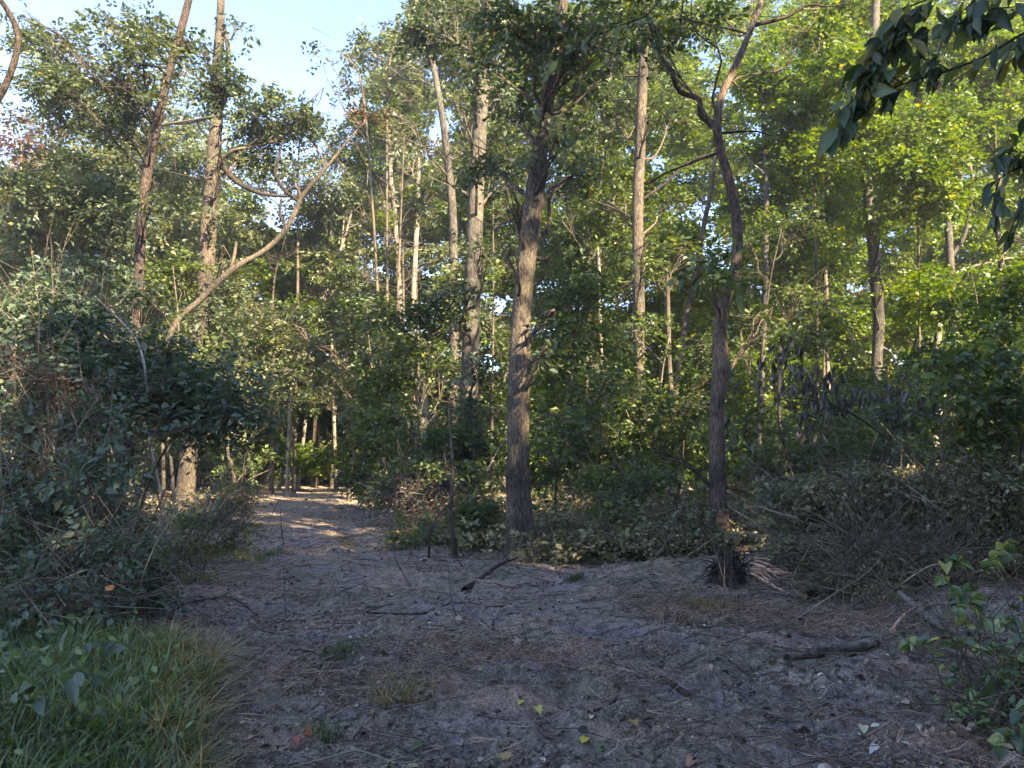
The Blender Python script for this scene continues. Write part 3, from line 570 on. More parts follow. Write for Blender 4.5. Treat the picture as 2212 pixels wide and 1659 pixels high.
# ---- far woods: read as one mass, so one object of instanced leafy boughs
def bough(mat, seed, Lf, n=75, nl=10, R=(1.5, 1.3, .95)):
    mb = MB(); blob_sprays(mb, np.zeros(3), np.array(R), n, nl, .75, Lf, kind='w', lm=0, tm=1, twig=.3)
    o = mb.build('bough', [M[mat], M['bark_oak']]); S.collection.objects.unlink(o); return o
def mass(name, label, pts, scl, idx, sources, extra=None, mats=()):
    """pts with scale and source index -> ONE stuff object, boughs instanced on its points"""
    me = bpy.data.meshes.new(name+'_points'); me.vertices.add(len(pts)); me.vertices.foreach_set('co', np.asarray(pts, np.float32).ravel())
    for nm, ty, val in (('scl', 'FLOAT', np.asarray(scl, np.float32)), ('idx', 'INT', np.asarray(idx, np.int32)), ('rot', 'FLOAT', rng.uniform(0, 6.283, len(pts)).astype(np.float32))):
        me.attributes.new(nm, ty, 'POINT').data.foreach_set('value', val)
    o = bpy.data.objects.new(name, me); S.collection.objects.link(o)
    src = bpy.data.collections.new(name+'_boughs')
    for q in sources: src.objects.link(q)
    g = bpy.data.node_groups.new(name, 'GeometryNodeTree')
    g.interface.new_socket('Geometry', in_out='INPUT', socket_type='NodeSocketGeometry'); g.interface.new_socket('Geometry', in_out='OUTPUT', socket_type='NodeSocketGeometry')
    N = g.nodes.new; gi = N('NodeGroupInput'); go = N('NodeGroupOutput'); ci = N('GeometryNodeCollectionInfo'); ci.inputs[0].default_value = src
    ci.inputs['Separate Children'].default_value = True; ci.inputs['Reset Children'].default_value = True
    ip = N('GeometryNodeInstanceOnPoints'); ip.inputs['Pick Instance'].default_value = True
    def at(nm, ty):
        a = N('GeometryNodeInputNamedAttribute'); a.data_type = ty; a.inputs[0].default_value = nm; return [o_ for o_ in a.outputs if o_.enabled][0]
    cx = N('ShaderNodeCombineXYZ'); L_ = g.links.new
    L_(at('rot', 'FLOAT'), cx.inputs[2]); L_(gi.outputs[0], ip.inputs['Points']); L_(ci.outputs[0], ip.inputs['Instance']); L_(at('idx', 'INT'), ip.inputs['Instance Index'])
    L_(cx.outputs[0], ip.inputs['Rotation']); L_(at('scl', 'FLOAT'), ip.inputs['Scale']); 
    jn = N('GeometryNodeJoinGeometry'); L_(ip.outputs[0], jn.inputs[0])
    if extra is not None:
        oi = N('GeometryNodeObjectInfo'); oi.inputs['Object'].default_value = extra; L_(oi.outputs['Geometry'], jn.inputs[0])
    L_(jn.outputs[0], go.inputs[0]); md = o.modifiers.new('boughs', 'NODES'); md.node_group = g
    return tag(o, label, 'woods', kind='stuff')
def open_mask2(C, rad):
    for p, r in STRONG:
        d = C-p; t = float(d@SDn); q = d-t*SDn
        if t > .6 and (q@q) < (r+rad*1.25)**2: return False
    for p, r in GAPS:
        d = C-p; t = float(d@SDn); q = d-t*SDn
        if t > .6 and (q@q) < (r*.5+rad*.95)**2 and rng.random() < .93: return False
    return True
def far_woods():
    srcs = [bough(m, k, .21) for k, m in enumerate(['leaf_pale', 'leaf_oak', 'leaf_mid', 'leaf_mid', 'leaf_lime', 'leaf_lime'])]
    sky_y = lambda x: np.interp(x, [-300, 0, 150, 300, 430, 520, 570, 640, 700, 745, 775, 800, 830, 880, 2600], [330, 350, 330, 330, 380, 400, 450, 450, 420, 360, 280, 220, 120, -40, -60])
    pts, sc, ix = [], [], []
    for i in range(3300):
        x = rng.uniform(-200, 2420); D = rng.uniform(31, 58); y0 = float(sky_y(x))
        y = y0+28+(1010-y0)*rng.random()**.85
        if i > 2800: y = rng.uniform(810, 985); D = rng.uniform(44, 60)
        if x > 1150 and y < 640:
            q = float(vnoise(x/95., y/75., 7)); 
            if q > .74: continue
        if D > 40 or abs(x-700) > 90 or y < 900:
            C = P(x, y, D)
            if C[2] < .3: C[2] = rng.uniform(.3, 1.5)
            if not open_mask2(C, 1.0): continue
            pts.append(C); sc.append(rng.uniform(.55, 1.15)*D/45); h = 0 if x < 480 else ((0 if rng.random() < .5 else 1) if x < 1150 else 2)
            if rng.random() < .35: h = min(2, max(0, h+int(rng.integers(-1, 2))))
            ix.append(h*2+int(rng.integers(0, 2)))
    mb = MB()
    for i in range(14):
        x = rng.uniform(-300, 2500); D = rng.uniform(33, 60); top = P(x, max(float(sky_y(x))+60, 0), D); b = top.copy(); b[0] += rng.uniform(-1.5, 1.5); b[2] = 0
        V, F = tubes(spline([b, (b+top)/2+rng.normal(0, .35, 3), top], 8)[None], np.linspace(rng.uniform(.08, .2), .03, 8)[None], 6); mb.add(V, F, 0)
    tr = mb.build('far_trunks', [M['bark_oak']]); S.collection.objects.unlink(tr)
    mass('far_woods', 'sunlit woods closing the view behind every nearer trunk', pts, sc, ix, srcs, tr)
far_woods()
# ---- unseen woods on the sunward side, placed and sized to shade the clearing
def side_woods():
    srcs = [bough('leaf_mid', 9, .24, 46), bough('leaf_oak', 9, .24, 46)]; pts, sc, ix = [], [], []; mb = MB()
    for i in range(80):
        a = SUN_AZ+rng.uniform(-.95, .75); r = rng.uniform(13, 30)
        bx, by = 1.5+math.sin(a)*r, 8+math.cos(a)*r
        if by > .5 and abs(bx) < .78*by+2.5: continue
        if bx*bx+by*by < 16: continue
        h = rng.uniform(.6, 1.0)*(4.6+r*.62); b = np.array([bx, by, 0.]); t = b+[rng.uniform(-1, 1), rng.uniform(-1, 1), h]
        V, F = tubes(spline([b, (b+t)/2+rng.normal(0, .2, 3), t], 8)[None], np.linspace(.2, .04, 8)[None], 8); mb.add(V, F, 0)
        for k in range(13):
            C = np.array([bx, by, 0])+np.array([rng.normal(0, 1.3), rng.normal(0, 1.3), rng.uniform(.18, 1.0)*h])
            if open_mask(C[None]+SDn*0)[0] and open_mask2(C, 1.1): pts.append(C); sc.append(rng.uniform(.8, 1.2)); ix.append(int(rng.integers(0, 2)))
    for i in range(12):  # taller unseen trees added towards the sun to shade the track
        px_, py_, t_ = rng.uniform(-7, -1.5), rng.uniform(10.5, 24), rng.uniform(19, 27)
        bx, by = px_+math.sin(SUN_AZ)*t_, py_+math.cos(SUN_AZ)*t_
        if abs(bx) < .78*by+2.5 and by > 0: continue
        h = t_*.6+rng.uniform(1, 4); b = np.array([bx, by, 0.]); V, F = tubes(spline([b, b+[.3, .2, h*.5], b+[0, 0, h]], 8)[None], np.linspace(.2, .04, 8)[None], 8); mb.add(V, F, 0)
        for k in range(14):
            C = b+np.array([rng.normal(0, 1.4), rng.normal(0, 1.4), rng.uniform(.45, 1.0)*h])
            if open_mask2(C, .8): pts.append(C); sc.append(rng.uniform(.8, 1.2)); ix.append(int(rng.integers(0, 2)))
    tr = mb.build('side_trunks', [M['bark_oak']]); S.collection.objects.unlink(tr)
    mass('unseen_shade_woods', 'unseen woods on the sunward side, placed to shade the clearing', pts, sc, ix, srcs, tr)
side_woods()

# ------------------------------------------------------------------ shrubs and thickets
def shrub(name, label, D, dx, by, blobs, leaf, L, cov=2.0, stems=7, bark='twig', nl=10, slen=.35, kind='q', droop=.3, group=None, twig=.5, extra=0):
    L = L*.86
    g = P(dx, by, D); base = np.array([g[0], g[1], float(height(g[0], g[1]))-.03])
    root = thing(name, label, 'shrub', base, group); O = base; mb = MB(); cs = []
    for (bx, byy, rx, ry, dd, cv) in blobs:
        Db = D+dd; C = P(bx, byy, Db); R = np.array([px2m(rx, Db), px2m(rx, Db)*.8, px2m(ry, Db)]); cs.append((C, R))
        C[2] = max(C[2], float(height(C[0], C[1]))+R[2]*.5)
        blob_sprays(mb, C, R, area_n(rx, ry, Db, L, cv*cov, nl), nl, slen, L, kind=kind, droop=droop, twig=twig)
    if mb.v: mb.build('foliage', [M[leaf], M[bark]], root, O)
    # stems, each its own part
    for k in range(stems):
        C, R = cs[rng.integers(len(cs))]; tip = C+ell(1, .6)[0]*R*.8; b = base+[rng.normal(0, .25), rng.normal(0, .2), 0]; b[2] = float(height(b[0], b[1]))-.03
        mid = b*.55+tip*.45+rng.normal(0, .15, 3); mid[2] += .12*np.linalg.norm(tip-b)
        if name == 'brush_pile':
            b = C+ell(1, .9)[0]*R*[1.1, 1, .7]; b[2] = max(float(height(b[0], b[1]))+.02, b[2]-.3); a_ = rng.uniform(0, 6.283); l_ = rng.uniform(.4, 1.5)
            tip = b+[math.cos(a_)*l_, math.sin(a_)*l_*.5, rng.uniform(-.2, .6)*l_]; mid = (b+tip)/2+rng.normal(0, .09, 3)*l_; tip[2] = max(tip[2], float(height(tip[0], tip[1]))+.03)
        pl = spline([b, mid, tip], 10); V, F = tubes(pl[None], np.linspace(rng.uniform(.006, .026), .004, 10)[None], 5)
        MB().add(V, F, smooth=True).build('stem', M[bark if rng.random() < (.45 if name == 'brush_pile' else .7) else 'twig_pale'], root, O)
    extra = int(extra*.22)
    if extra:
        # fine crossing twigs inside the shrub
        ci = rng.integers(0, len(cs), extra); C = np.array([c[0] for c in cs])[ci]; R = np.array([c[1] for c in cs])[ci]
        a = C+ell(extra, .9)*R*1.05; d = unit(rng.normal(size=(extra, 3))*[1, .6, .8]+[0, 0, .25])*rng.uniform(.2, 1.3, (extra, 1))
        b_ = a+d*.5+rng.normal(0, .05, a.shape); c_ = a+d+rng.normal(0, .1, a.shape)
        V, F = tubes(np.stack([a, b_, c_], 1), np.tile([.0058, .0042, .0018], (extra, 1)), 3)
        t2 = MB().add(V, F); o = t2.build('twigs', M[bark], root, O); o['kind'] = 'stuff'
    return root
shrub('thicket', 'dark green thicket climbing the left edge, above the brown twigs', 9.0, 60, 1200, region(-60, 640, 240, 880, 9, 75, dd=1, cov=1.0), 'leaf_dark', .085, stems=12, extra=500)
shrub('thicket', 'dark blue-green bush before the leaning trunk foot', 10.5, 260, 1150, region(170, 720, 420, 900, 8, 62, dd=1, cov=.9), 'leaf_dark', .10, stems=4, extra=350)
shrub('overhanging_bush', 'dark leafy boughs reaching right from the thicket towards the track', 9.5, 270, 1150, [(420, 830, 90, 40, 0, 1.5), (500, 870, 90, 34, 0, 1.2), (580, 905, 50, 16, .3, .8), (380, 890, 90, 40, 0, 1.6), (480, 800, 80, 28, .4, .8), (330, 840, 80, 40, -.3, 1.5), (440, 920, 60, 22, 0, 1.1)], 'leaf_dark', .11, stems=3, slen=.5, extra=150)
shrub('thicket', 'upper left dark thicket around the head of the leaning dead tree', 14.0, 300, 1100, region(40, 560, 280, 740, 7, 60, dd=1.5, cov=.7), 'leaf_dark', .11, stems=8, extra=200)
shrub('bramble', 'mostly bare brown tangle of twigs low at the left edge', 7.5, 100, 1300, region(-40, 860, 240, 1180, 8, 80, dd=.6, cov=.8), 'leaf_dark', .08, stems=16, extra=1300)
shrub('bramble', 'reddish withered shrub at the left edge amid the thicket', 8.0, 40, 1200, region(-20, 790, 170, 920, 4, 60, dd=.4, cov=.9), 'leaf_red', .07, cov=.9, stems=4, extra=300)
shrub('low_shrub', 'low teal-green shrub spreading under the brown tangle', 6.8, 200, 1350, region(0, 1140, 350, 1300, 9, 58, dd=.5, cov=1.0), 'leaf_dark', .075, stems=12, extra=500)
shrub('low_shrub', 'small dark shrub by the sawn stump', 6.0, 90, 1400, region(-20, 1230, 200, 1380, 5, 50, dd=.3, cov=.7), 'leaf_dark', .07, stems=7, extra=500)
shrub('low_shrub', 'small olive bush right of the broken-crowned tree foot', 17.0, 460, 1120, region(460, 1030, 540, 1095, 4, 26, dd=.6, cov=.6), 'leaf_mid', .09, stems=7, extra=260)
shrub('low_shrub', 'sunny yellow-green bush left of the track near the birch', 26.0, 520, 1030, region(490, 975, 590, 1030, 4, 26, dd=1, cov=.7), 'leaf_mid', .13, stems=5)
shrub('low_shrub', 'bushy rim of green at the far bend of the track', 34.0, 680, 1020, region(620, 960, 740, 1015, 5, 34, dd=1, cov=1.3), 'leaf_lime', .17, stems=4)
shrub('low_shrub', 'rounded grey-green bush right of the far track', 23.0, 790, 1060, region(740, 1000, 840, 1060, 5, 36, dd=.8, cov=1.3), 'leaf_mid', .12, stems=6, extra=150)
shrub('low_shrub', 'dark bush with pale sunny spots left of the grey trunk', 17.5, 920, 1100, region(850, 940, 990, 1080, 7, 46, dd=.8, cov=1.1), 'leaf_mid', .10, stems=9, extra=300)
shrub('low_shrub', 'bush on the bank between the crooked stem and the oak', 13.5, 1050, 1180, region(990, 1080, 1090, 1180, 5, 36, dd=.5, cov=1.1), 'leaf_mid', .08, stems=8, extra=300)
shrub('low_shrub', 'olive low bush right of the oak foot', 12.2, 1230, 1220, region(1165, 1120, 1330, 1235, 6, 40, dd=.5, cov=1.2), 'leaf_dead', .065, stems=10, extra=500)
shrub('low_shrub', 'green small-leaved bush midway between oak and S-bend tree', 12.6, 1350, 1200, region(1270, 1020, 1420, 1180, 7, 45, dd=.7, cov=.9), 'leaf_mid', .075, stems=10, extra=400)
shrub('low_shrub', 'twiggy olive bush just left of the S-bend tree foot', 12.0, 1450, 1230, region(1380, 1100, 1540, 1235, 7, 42, dd=.5, cov=1.0), 'leaf_dead', .065, stems=10, extra=600)
shrub('low_shrub', 'shaded bush right behind the S-bend tree foot', 13.8, 1640, 1180, region(1590, 1000, 1740, 1160, 6, 50, dd=.6, cov=.9), 'leaf_dead', .08, stems=10, extra=400)
shrub('leafy_shrub', 'fresh dark-green shrub at the right edge over the brush', 9.0, 2150, 1150, region(2020, 730, 2240, 960, 7, 62, dd=.6, cov=.9), 'leaf_mid', .10, stems=8, extra=120)
shrub('leafy_shrub', 'sparse twiggy shrub arching over the brush, right of centre', 13.0, 1720, 1120, region(1620, 880, 1900, 1050, 7, 60, dd=.8, cov=.5), 'leaf_mid', .09, stems=12, extra=500)
shrub('leafy_shrub', 'dark shrub behind the brush at the right edge', 13.0, 2080, 1120, region(1920, 860, 2230, 1060, 7, 65, dd=.8, cov=.9), 'leaf_oak', .10, stems=9, extra=300)
shrub('low_shrub', 'tangled small-leaved shrub in the lower right corner under the vine', 4.9, 2190, 1600, region(2080, 1400, 2270, 1630, 9, 42, dd=.35, cov=.5), 'leaf_vine', .055, stems=9, extra=420, slen=.18)
shrub('low_shrub', 'low leafy verge plant right of the track, below the brown heap', 13.2, 900, 1175, region(850, 1110, 985, 1180, 4, 32, dd=.4, cov=.7), 'leaf_mid', .07, stems=7, extra=400)
shrub('low_shrub', 'low twiggy verge plant at the left track side', 12.5, 440, 1195, region(380, 1120, 520, 1200, 4, 34, dd=.4, cov=.7), 'leaf_mid', .07, stems=7, extra=400)
shrub('low_shrub', 'small weedy clump at the left track side, nearest one', 9.5, 380, 1290, region(330, 1200, 440, 1290, 4, 30, dd=.3, cov=.6), 'leaf_mid', .06, stems=6, extra=300)
shrub('low_shrub', 'leafy verge clump right of the far track', 20, 830, 1075, region(800, 1020, 890, 1080, 3, 28, dd=.4, cov=.8), 'leaf_pale', .09, stems=5, extra=200)
# grey-olive dead brush on the right
shrub('brush_pile', 'big heap of grey-olive dead brush with withered leaves on the right', 10.5, 1900, 1250, region(1670, 1030, 2080, 1190, 14, 70, dd=.8, cov=1.6), 'leaf_dead', .07, stems=60, bark='twig', extra=2200, slen=.3, kind='q', droop=.6)
shrub('brush_pile', 'dead brush heap running out of the right edge', 9.0, 2150, 1280, region(2000, 1010, 2260, 1220, 9, 70, dd=.6, cov=1.6), 'leaf_dead', .07, stems=36, extra=1200, slen=.3, kind='q', droop=.6)
shrub('brush_pile', 'dark low dead brush before the heap, over the grey log', 8.4, 1850, 1330, region(1760, 1170, 2080, 1310, 9, 55, dd=.4, cov=.7), 'leaf_dead', .06, stems=44, extra=2200, slen=.28, kind='n', droop=.6)
shrub('brush_pile', 'small dead brush heap right of the far track bend', 15.5, 900, 1090, region(840, 1050, 970, 1120, 5, 34, dd=.5, cov=.6), 'leaf_withered', .07, stems=10, extra=900, slen=.3, kind='n', droop=.5)
shrub('brush_pile', 'brown twig heap left of the track by the broken-crowned tree', 18.5, 520, 1080, region(450, 1060, 560, 1110, 4, 30, dd=.5, cov=.6), 'leaf_litter', .08, stems=8, extra=700, slen=.3, kind='n', droop=.5)

# the bent branch with hanging clusters of withered, nearly black leaves
def hanging():
    D = 12.0; base = P(1840, 1200, D); base[2] = float(height(base[0], base[1]))
    root = thing('withered_sapling', 'bent sapling hung with withered near-black leaf clusters on the right', 'sapling', base)
    for pts, w0 in (([(1840, 1200), (1870, 1080), (1925, 940), (1960, 800), (1985, 700), (1985, 560)], 7), ([(1700, 1160), (1715, 1050), (1680, 900), (1700, 800)], 6), ([(1920, 950), (1850, 900), (1780, 870), (1700, 860), (1660, 880)], 5)):
        q = [P(a, b, D) for a, b in pts]; q[0][2] = min(q[0][2], base[2]+(0 if len(pts) > 5 or pts[0][1] > 1100 else 9)); r = np.linspace(px2m(w0, D)/2, .004, 14)
        V, F = tubes(spline(q, 14)[None], r[None], 6); MB().add(V, F, smooth=True).build('branch', M['bark_dark'], root, base)
    for (cx, cy, n) in [(1660, 780, 22), (1690, 830, 20), (1720, 790, 20), (1745, 830, 24), (1790, 800, 24), (1770, 860, 30), (1810, 870, 34), (1850, 850, 34), (1800, 830, 20), (1730, 900, 20), (1760, 930, 18), (1700, 750, 24), (1640, 810, 14), (1950, 840, 16), (2010, 860, 18), (1600, 940, 10), (1560, 910, 8)]:
        C = P(cx, cy, D+rng.uniform(-.4, .4)); pos = C+rng.normal(0, 1, (n, 3))*[.12, .1, .08]
        d = rng.normal(0, .35, (n, 3))+[0, 0, -1]; nn = rng.normal(size=(n, 3))
        V, F, a = leaves(pos, d, nn, rng.uniform(.12, .24, n), 'n'); tag(MB().add(V, F, 0, a).build('leaf_cluster', M['leaf_withered'], root, base), kind='stuff')
hanging()

# long bare arcing twigs leaning through the undergrowth, one thing each
def stick(name, label, pts, w0, w1, mat='twig', D=None, cat='stick', forks=(), lift=.01, ns=7, cut=None, group=None, rough=.08):
    """pts: (dx,dy) on the ground, or (dx,dy,depth) in the air"""
    q = []
    for a in pts:
        q.append(P(a[0], a[1], a[2]) if len(a) > 2 else G(a[0], a[1], lift))
    Dm = q[0][1]; r = np.linspace(px2m(w0, Dm)/2, px2m(w1, Dm)/2, len(q))
    root = thing(name, label, cat, q[0], group); O = q[0]
    V, F, F3, p, rr = trunk_mesh(q, r, ns=ns, step=.05, rough=rough, seed=int(rng.integers(99)), cap=True)
    mb = MB().add(V, F, smooth=True)
    mb.f.append(F3); mb.m.append(np.zeros(len(F3))); mb.sm.append(np.zeros(len(F3), bool))
    b0 = np.vstack([p[:1]-(p[1]-p[0])*.02]); k = MB
    mb.build('bark' if cut or forks else 'wood', M[mat], root, O)
    if cut:
        for end in cut:
            i = 0 if end == 0 else len(p)-1; ax = unit(p[0]-p[1] if end == 0 else p[-1]-p[-2])
            pl = np.stack([p[i]+ax*.002, p[i]+ax*.006]); V, F = tubes(pl[None], np.array([[rr[i]*1.0, rr[i]*.98]]), 16)
            c = MB(); V = np.vstack([V, pl[1:]]); c.add(V, F); c.f.append(np.array([[16+j, 16+(j+1) % 16, 32] for j in range(16)])); c.m.append(np.zeros(16)); c.sm.append(np.zeros(16, bool))
            c.build('cut_end', M['wood_old'], root, O)
    for fp, a, b in forks:
        qq = [P(t[0], t[1], t[2]) if len(t) > 2 else G(t[0], t[1], lift) for t in fp]
        j = np.argmin(((p-qq[0])**2).sum(1)); qq[0] = p[j]
        V, F, _, _, _ = trunk_mesh(qq, np.linspace(px2m(a, Dm)/2, px2m(b, Dm)/2, len(qq)), ns=5, step=.05, rough=.05, cap=False)
        MB().add(V, F, smooth=True).build('side_branch', M[mat], root, O)
    return root
stick('log', 'dark log propped up slantwise at the track edge near the oak', [(1004, 1278), (1040, 1250, 10.25), (1075, 1222, 10.45), (1120, 1204, 10.7)], 17, 4, 'log_dark', cat='log', ns=12)
stick('log', 'thick short grey log lying alone on the bare soil at the right', [(1700, 1442), (1770, 1432), (1830, 1420), (1888, 1408)], 16, 30, 'log_grey', cat='log', lift=.07, ns=14, cut=[1])
stick('log', 'dark half-hidden log under the dead brush', [(1738, 1308), (1775, 1296), (1822, 1292)], 16, 16, 'log_dark', cat='log', lift=.10, ns=12, cut=[0])
stick('limb', 'long peeled limb slanting down out of the brush on the right', [(1942, 1280, 7.6), (1985, 1315, 7.2), (2030, 1350, 6.9), (2095, 1375)], 11, 15, 'log_grey', cat='fallen limb', ns=10,
      forks=[([(1990, 1320, 7.2), (2035, 1303, 7.1), (2100, 1312, 7.0), (2140, 1320, 6.9)], 9, 5)])
stick('limb', 'smooth pinkish forked branch leaning on the peeled limb', [(1925, 1370), (1935, 1350, 6.95), (1960, 1322, 7.0), (2002, 1300, 7.1)], 8, 5, 'wood_split', cat='branch', forks=[([(1926, 1352, 6.95), (1935, 1365, 6.8)], 6, 3)])
stick('stick', 'reddish straight stick leaning across the green vine', [(2085, 1330, 5.6), (2130, 1362, 5.3), (2215, 1440, 4.9)], 7, 7, 'bark_red')
stick('stick', 'long thin dark root lying across the track', [(745, 1322), (800, 1326), (860, 1328), (920, 1326), (965, 1308), (1018, 1301)], 5, 3, 'log_dark')
stick('stick', 'dark curved dead branch lying left of the track', [(352, 1334), (400, 1306), (440, 1298), (490, 1292), (520, 1304), (560, 1335)], 6, 2, 'bark_dark')
stick('stick', 'curved root ringing the pale mound of sand', [(1328, 1462), (1338, 1490), (1326, 1518), (1290, 1536), (1235, 1543)], 6, 4, 'bark_dark')
stick('bark_chunk', 'dark splintered chunk of bark lying in the middle distance of bare soil', [(1424, 1468), (1450, 1480), (1490, 1508)], 13, 9, 'log_dark', cat='bark', ns=6, rough=.25)
stick('stick', 'pale thin branch with side twigs near the grey log', [(1725, 1538), (1770, 1512), (1800, 1478), (1850, 1452)], 5, 3, 'twig_pale', forks=[([(1775, 1508), (1730, 1518), (1700, 1524)], 3, 2), ([(1800, 1478), (1760, 1492)], 3, 2)])
stick('stick', 'straight dark twig lying beside the bark chunk', [(1345, 1455), (1380, 1468), (1440, 1478)], 4, 2, 'twig')
stick('stick', 'whitish twig on the soil left of the grey log', [(1740, 1345+40), (1755, 1410), (1765, 1432)], 4, 2, 'twig_pale')
stick('seedling_stem', 'bare thin sapling stem standing in the middle of the track', [(985, 1332), (975, 1295, 8.4), (968, 1220, 8.45), (966, 1180, 8.5)], 3.5, 1.5, 'twig', cat='stem', forks=[([(973, 1270, 8.42), (990, 1290, 8.3), (1028, 1330, 8.2)], 3, 2), ([(972, 1250, 8.45), (985, 1225, 8.4)], 2, 1)])
stick('seedling_stem', 'dark bare stem leaning left, upper one on the track', [(886, 1268), (872, 1240, 9.9), (855, 1210, 9.9), (850, 1188, 9.9)], 3.5, 1.5, 'twig', cat='stem')
stick('seedling_stem', 'thin upright stem at the left of the track', [(617, 1336), (615, 1290, 8.3), (612, 1225, 8.3)], 3, 1.3, 'twig', cat='stem')
stick('seedling_stem', 'thin upright stem farther up the left track side', [(613, 1180), (608, 1140, 12.2), (605, 1090, 12.2)], 2.6, 1.2, 'twig', cat='stem')
stick('seedling_stem', 'tall hair-thin stem near the lower edge of the frame', [(826, 1655), (815, 1580, 4.6), (805, 1500, 4.65), (795, 1450, 4.7)], 3, 1.4, 'twig', cat='stem')
stick('crooked_stem', 'crooked thin trunk with a sunlit bend, left of the oak', [(985, 1205), (977, 1150, 11.6), (974, 1080, 11.6), (978, 1010, 11.7), (973, 930, 11.8), (968, 860, 11.9)], 13, 2.5, 'bark_red', cat='sapling', ns=9,
      forks=[([(976, 1090, 11.6), (950, 1110, 11.5), (930, 1150, 11.4), (926, 1205)], 4, 5), ([(978, 1040, 11.6), (1010, 1060, 11.5), (1020, 1090, 11.4)], 4, 2)])
stick('arched_stem', 'grey arching stem left of the broken-crowned tree, bending over leftwards', [(178, 1100), (190, 1040, 11), (215, 985, 11), (250, 950, 11), (300, 935, 11.2), (400, 925, 11.4)], 12, 5, 'bark_grey', cat='sapling', ns=9)
stick('arched_stem', 'grey bowed stem rising in front of the dark leaning foot', [(225, 1150), (250, 1095, 10.5), (272, 1040, 10.5), (283, 980, 10.5), (280, 930, 10.6)], 12, 7, 'bark_grey', cat='sapling', ns=9)
stick('vine_stem', 'pale crooked vine hanging before the dark leaves at left', [(205, 640, 9.0), (285, 720, 8.9), (310, 780, 8.8), (318, 850, 8.8)], 4, 6, 'bark_pale', cat='vine', ns=6)
stick('curved_branch', 'dark bowed branch curving into view at the top left corner', [(-20, 235, 8), (10, 190, 8), (35, 120, 8), (38, 70, 8), (15, 20, 8), (-15, -20, 8)], 15, 11, 'bark_dark', cat='branch', ns=10)
for k, (lab, pts) in enumerate([
  ('long pale twig arching over the olive bush right of the oak', [(1295, 1218), (1360, 1226, 10.9), (1440, 1228, 11), (1500, 1190, 11.2), (1560, 1150, 11.4)]),
  ('pale twig arched low right of the S-bend tree', [(1740, 1235), (1690, 1225, 10.8), (1640, 1215, 11), (1580, 1225, 11)]),
  ('dead twig bending above the brush heap', [(1860, 1290), (1880, 1230, 8.8), (1930, 1170, 9), (2010, 1160, 9.2), (2080, 1200, 9.2)]),
  ('straight pale twig poking up-right through the brush', [(1720, 1340), (1790, 1290, 7.6), (1880, 1230, 7.9), (1940, 1150, 8.2)]),
  ('thin bare twig hooked over the brush near the right edge', [(2110, 1290), (2080, 1230, 7.6), (2030, 1190, 7.8), (1960, 1180, 8)]),
  ('two-bend twig above the brush heap left end', [(1650, 1260), (1700, 1200, 9.6), (1760, 1130, 10), (1800, 1000, 10.2)]),
  ('leaning bare twig between the olive bushes', [(1400, 1225), (1450, 1150, 11.2), (1480, 1050, 11.4), (1460, 960, 11.5)]),
  ('thin arching twig near the crooked stem', [(1000, 1225), (965, 1180, 11), (945, 1160, 11), (930, 1150, 11)]),
  ('slim dead branch slanting over the brush in the right corner', [(2212, 1160, 6.6), (2120, 1240, 7), (2060, 1280, 7.2)]),
  ('pale bent twig rising out of the grass edge at left', [(470, 1570), (540, 1490, 5), (600, 1440, 5.3), (640, 1400)]),
  ('pale straight twig over the left grass', [(480, 1480, 4.9), (560, 1420, 5.2), (605, 1385, 5.5)]),
  ('bare light twig at left beside the brown tangle', [(290, 1330), (310, 1240, 6.6), (345, 1160, 6.8), (390, 1100, 7.2)])]):
    stick('bare_twig', lab, pts, 3.2, 1.6, 'twig_pale' if 'pale' in lab or 'light' in lab else 'twig', cat='twig', ns=5)

# ------------------------------------------------------------------ stumps
def sawn(label, name, ctr, rad, axis, length, barkm, cutm='wood_cut'):
    ax = unit(np.asarray(axis, float)); root = thing(name, label, 'stump' if 'stump' in name else 'log', ctr); O = np.asarray(ctr, float)
    pl = np.stack([O-ax*length*t for t in np.linspace(1, 0, 9)]); V, F = tubes(pl[None], np.full((1, 9), rad)*1.0, 18)
    a = np.tile(np.arange(18), 9); jit = 1+.07*np.sin(a*1.7+1)+.04*np.sin(a*3.1); c = np.repeat(pl, 18, 0); V = c+(V-c)*jit[:, None]
    MB().add(V, F, smooth=True).build('bark', M[barkm], root, O)
    rim = V[-18:]*.93+O*.07+ax*.004; Vc = np.vstack([V[-18:]+ax*.001, rim, O[None]+ax*.008]); Fq = np.array([[i, (i+1) % 18, 18+(i+1) % 18, 18+i] for i in range(18)])
    m = MB().add(Vc, Fq); m.f.append(np.array([[18+i, 18+(i+1) % 18, 36] for i in range(18)])); m.m.append(np.zeros(18)); m.sm.append(np.zeros(18, bool))
    m.build('cut_end', M[cutm], root, O)
p = G(356, 1100); sawn('orange sawn log end lying at the foot of the broken-crowned tree', 'sawn_log', (p[0], p[1]-.1, p[2]+.30), .22, (.15, -1, .15), 1.6, 'bark_grey')
p = G(155, 1372); sawn('small stump at left with a raw orange slanted cut', 'stump', (p[0], p[1], p[2]+.16), .075, (.45, -.75, .3), .3, 'bark_grey', 'wood_old')
p = G(232, 1392); sawn('thin snapped stake with an orange face right of the small stump', 'snapped_stump', (p[0], p[1], p[2]+.42), .035, (.1, -.5, .9), .5, 'bark_grey')
for k, (x0, y0, x1, y1) in enumerate([(300, 1112, 350, 1106), (312, 1122, 372, 1118), (330, 1098, 385, 1120)]):
    stick('split_wood', ['pinkish split billet, left of three by the sawn log', 'pinkish split billet, front one of three by the sawn log', 'pinkish split billet, right one of three by the sawn log'][k], [(x0, y0), ((x0+x1)/2, (y0+y1)/2-2), (x1, y1)], 9, 7, 'wood_split', cat='wood', ns=5, lift=.06, group='split billets by the sawn log')
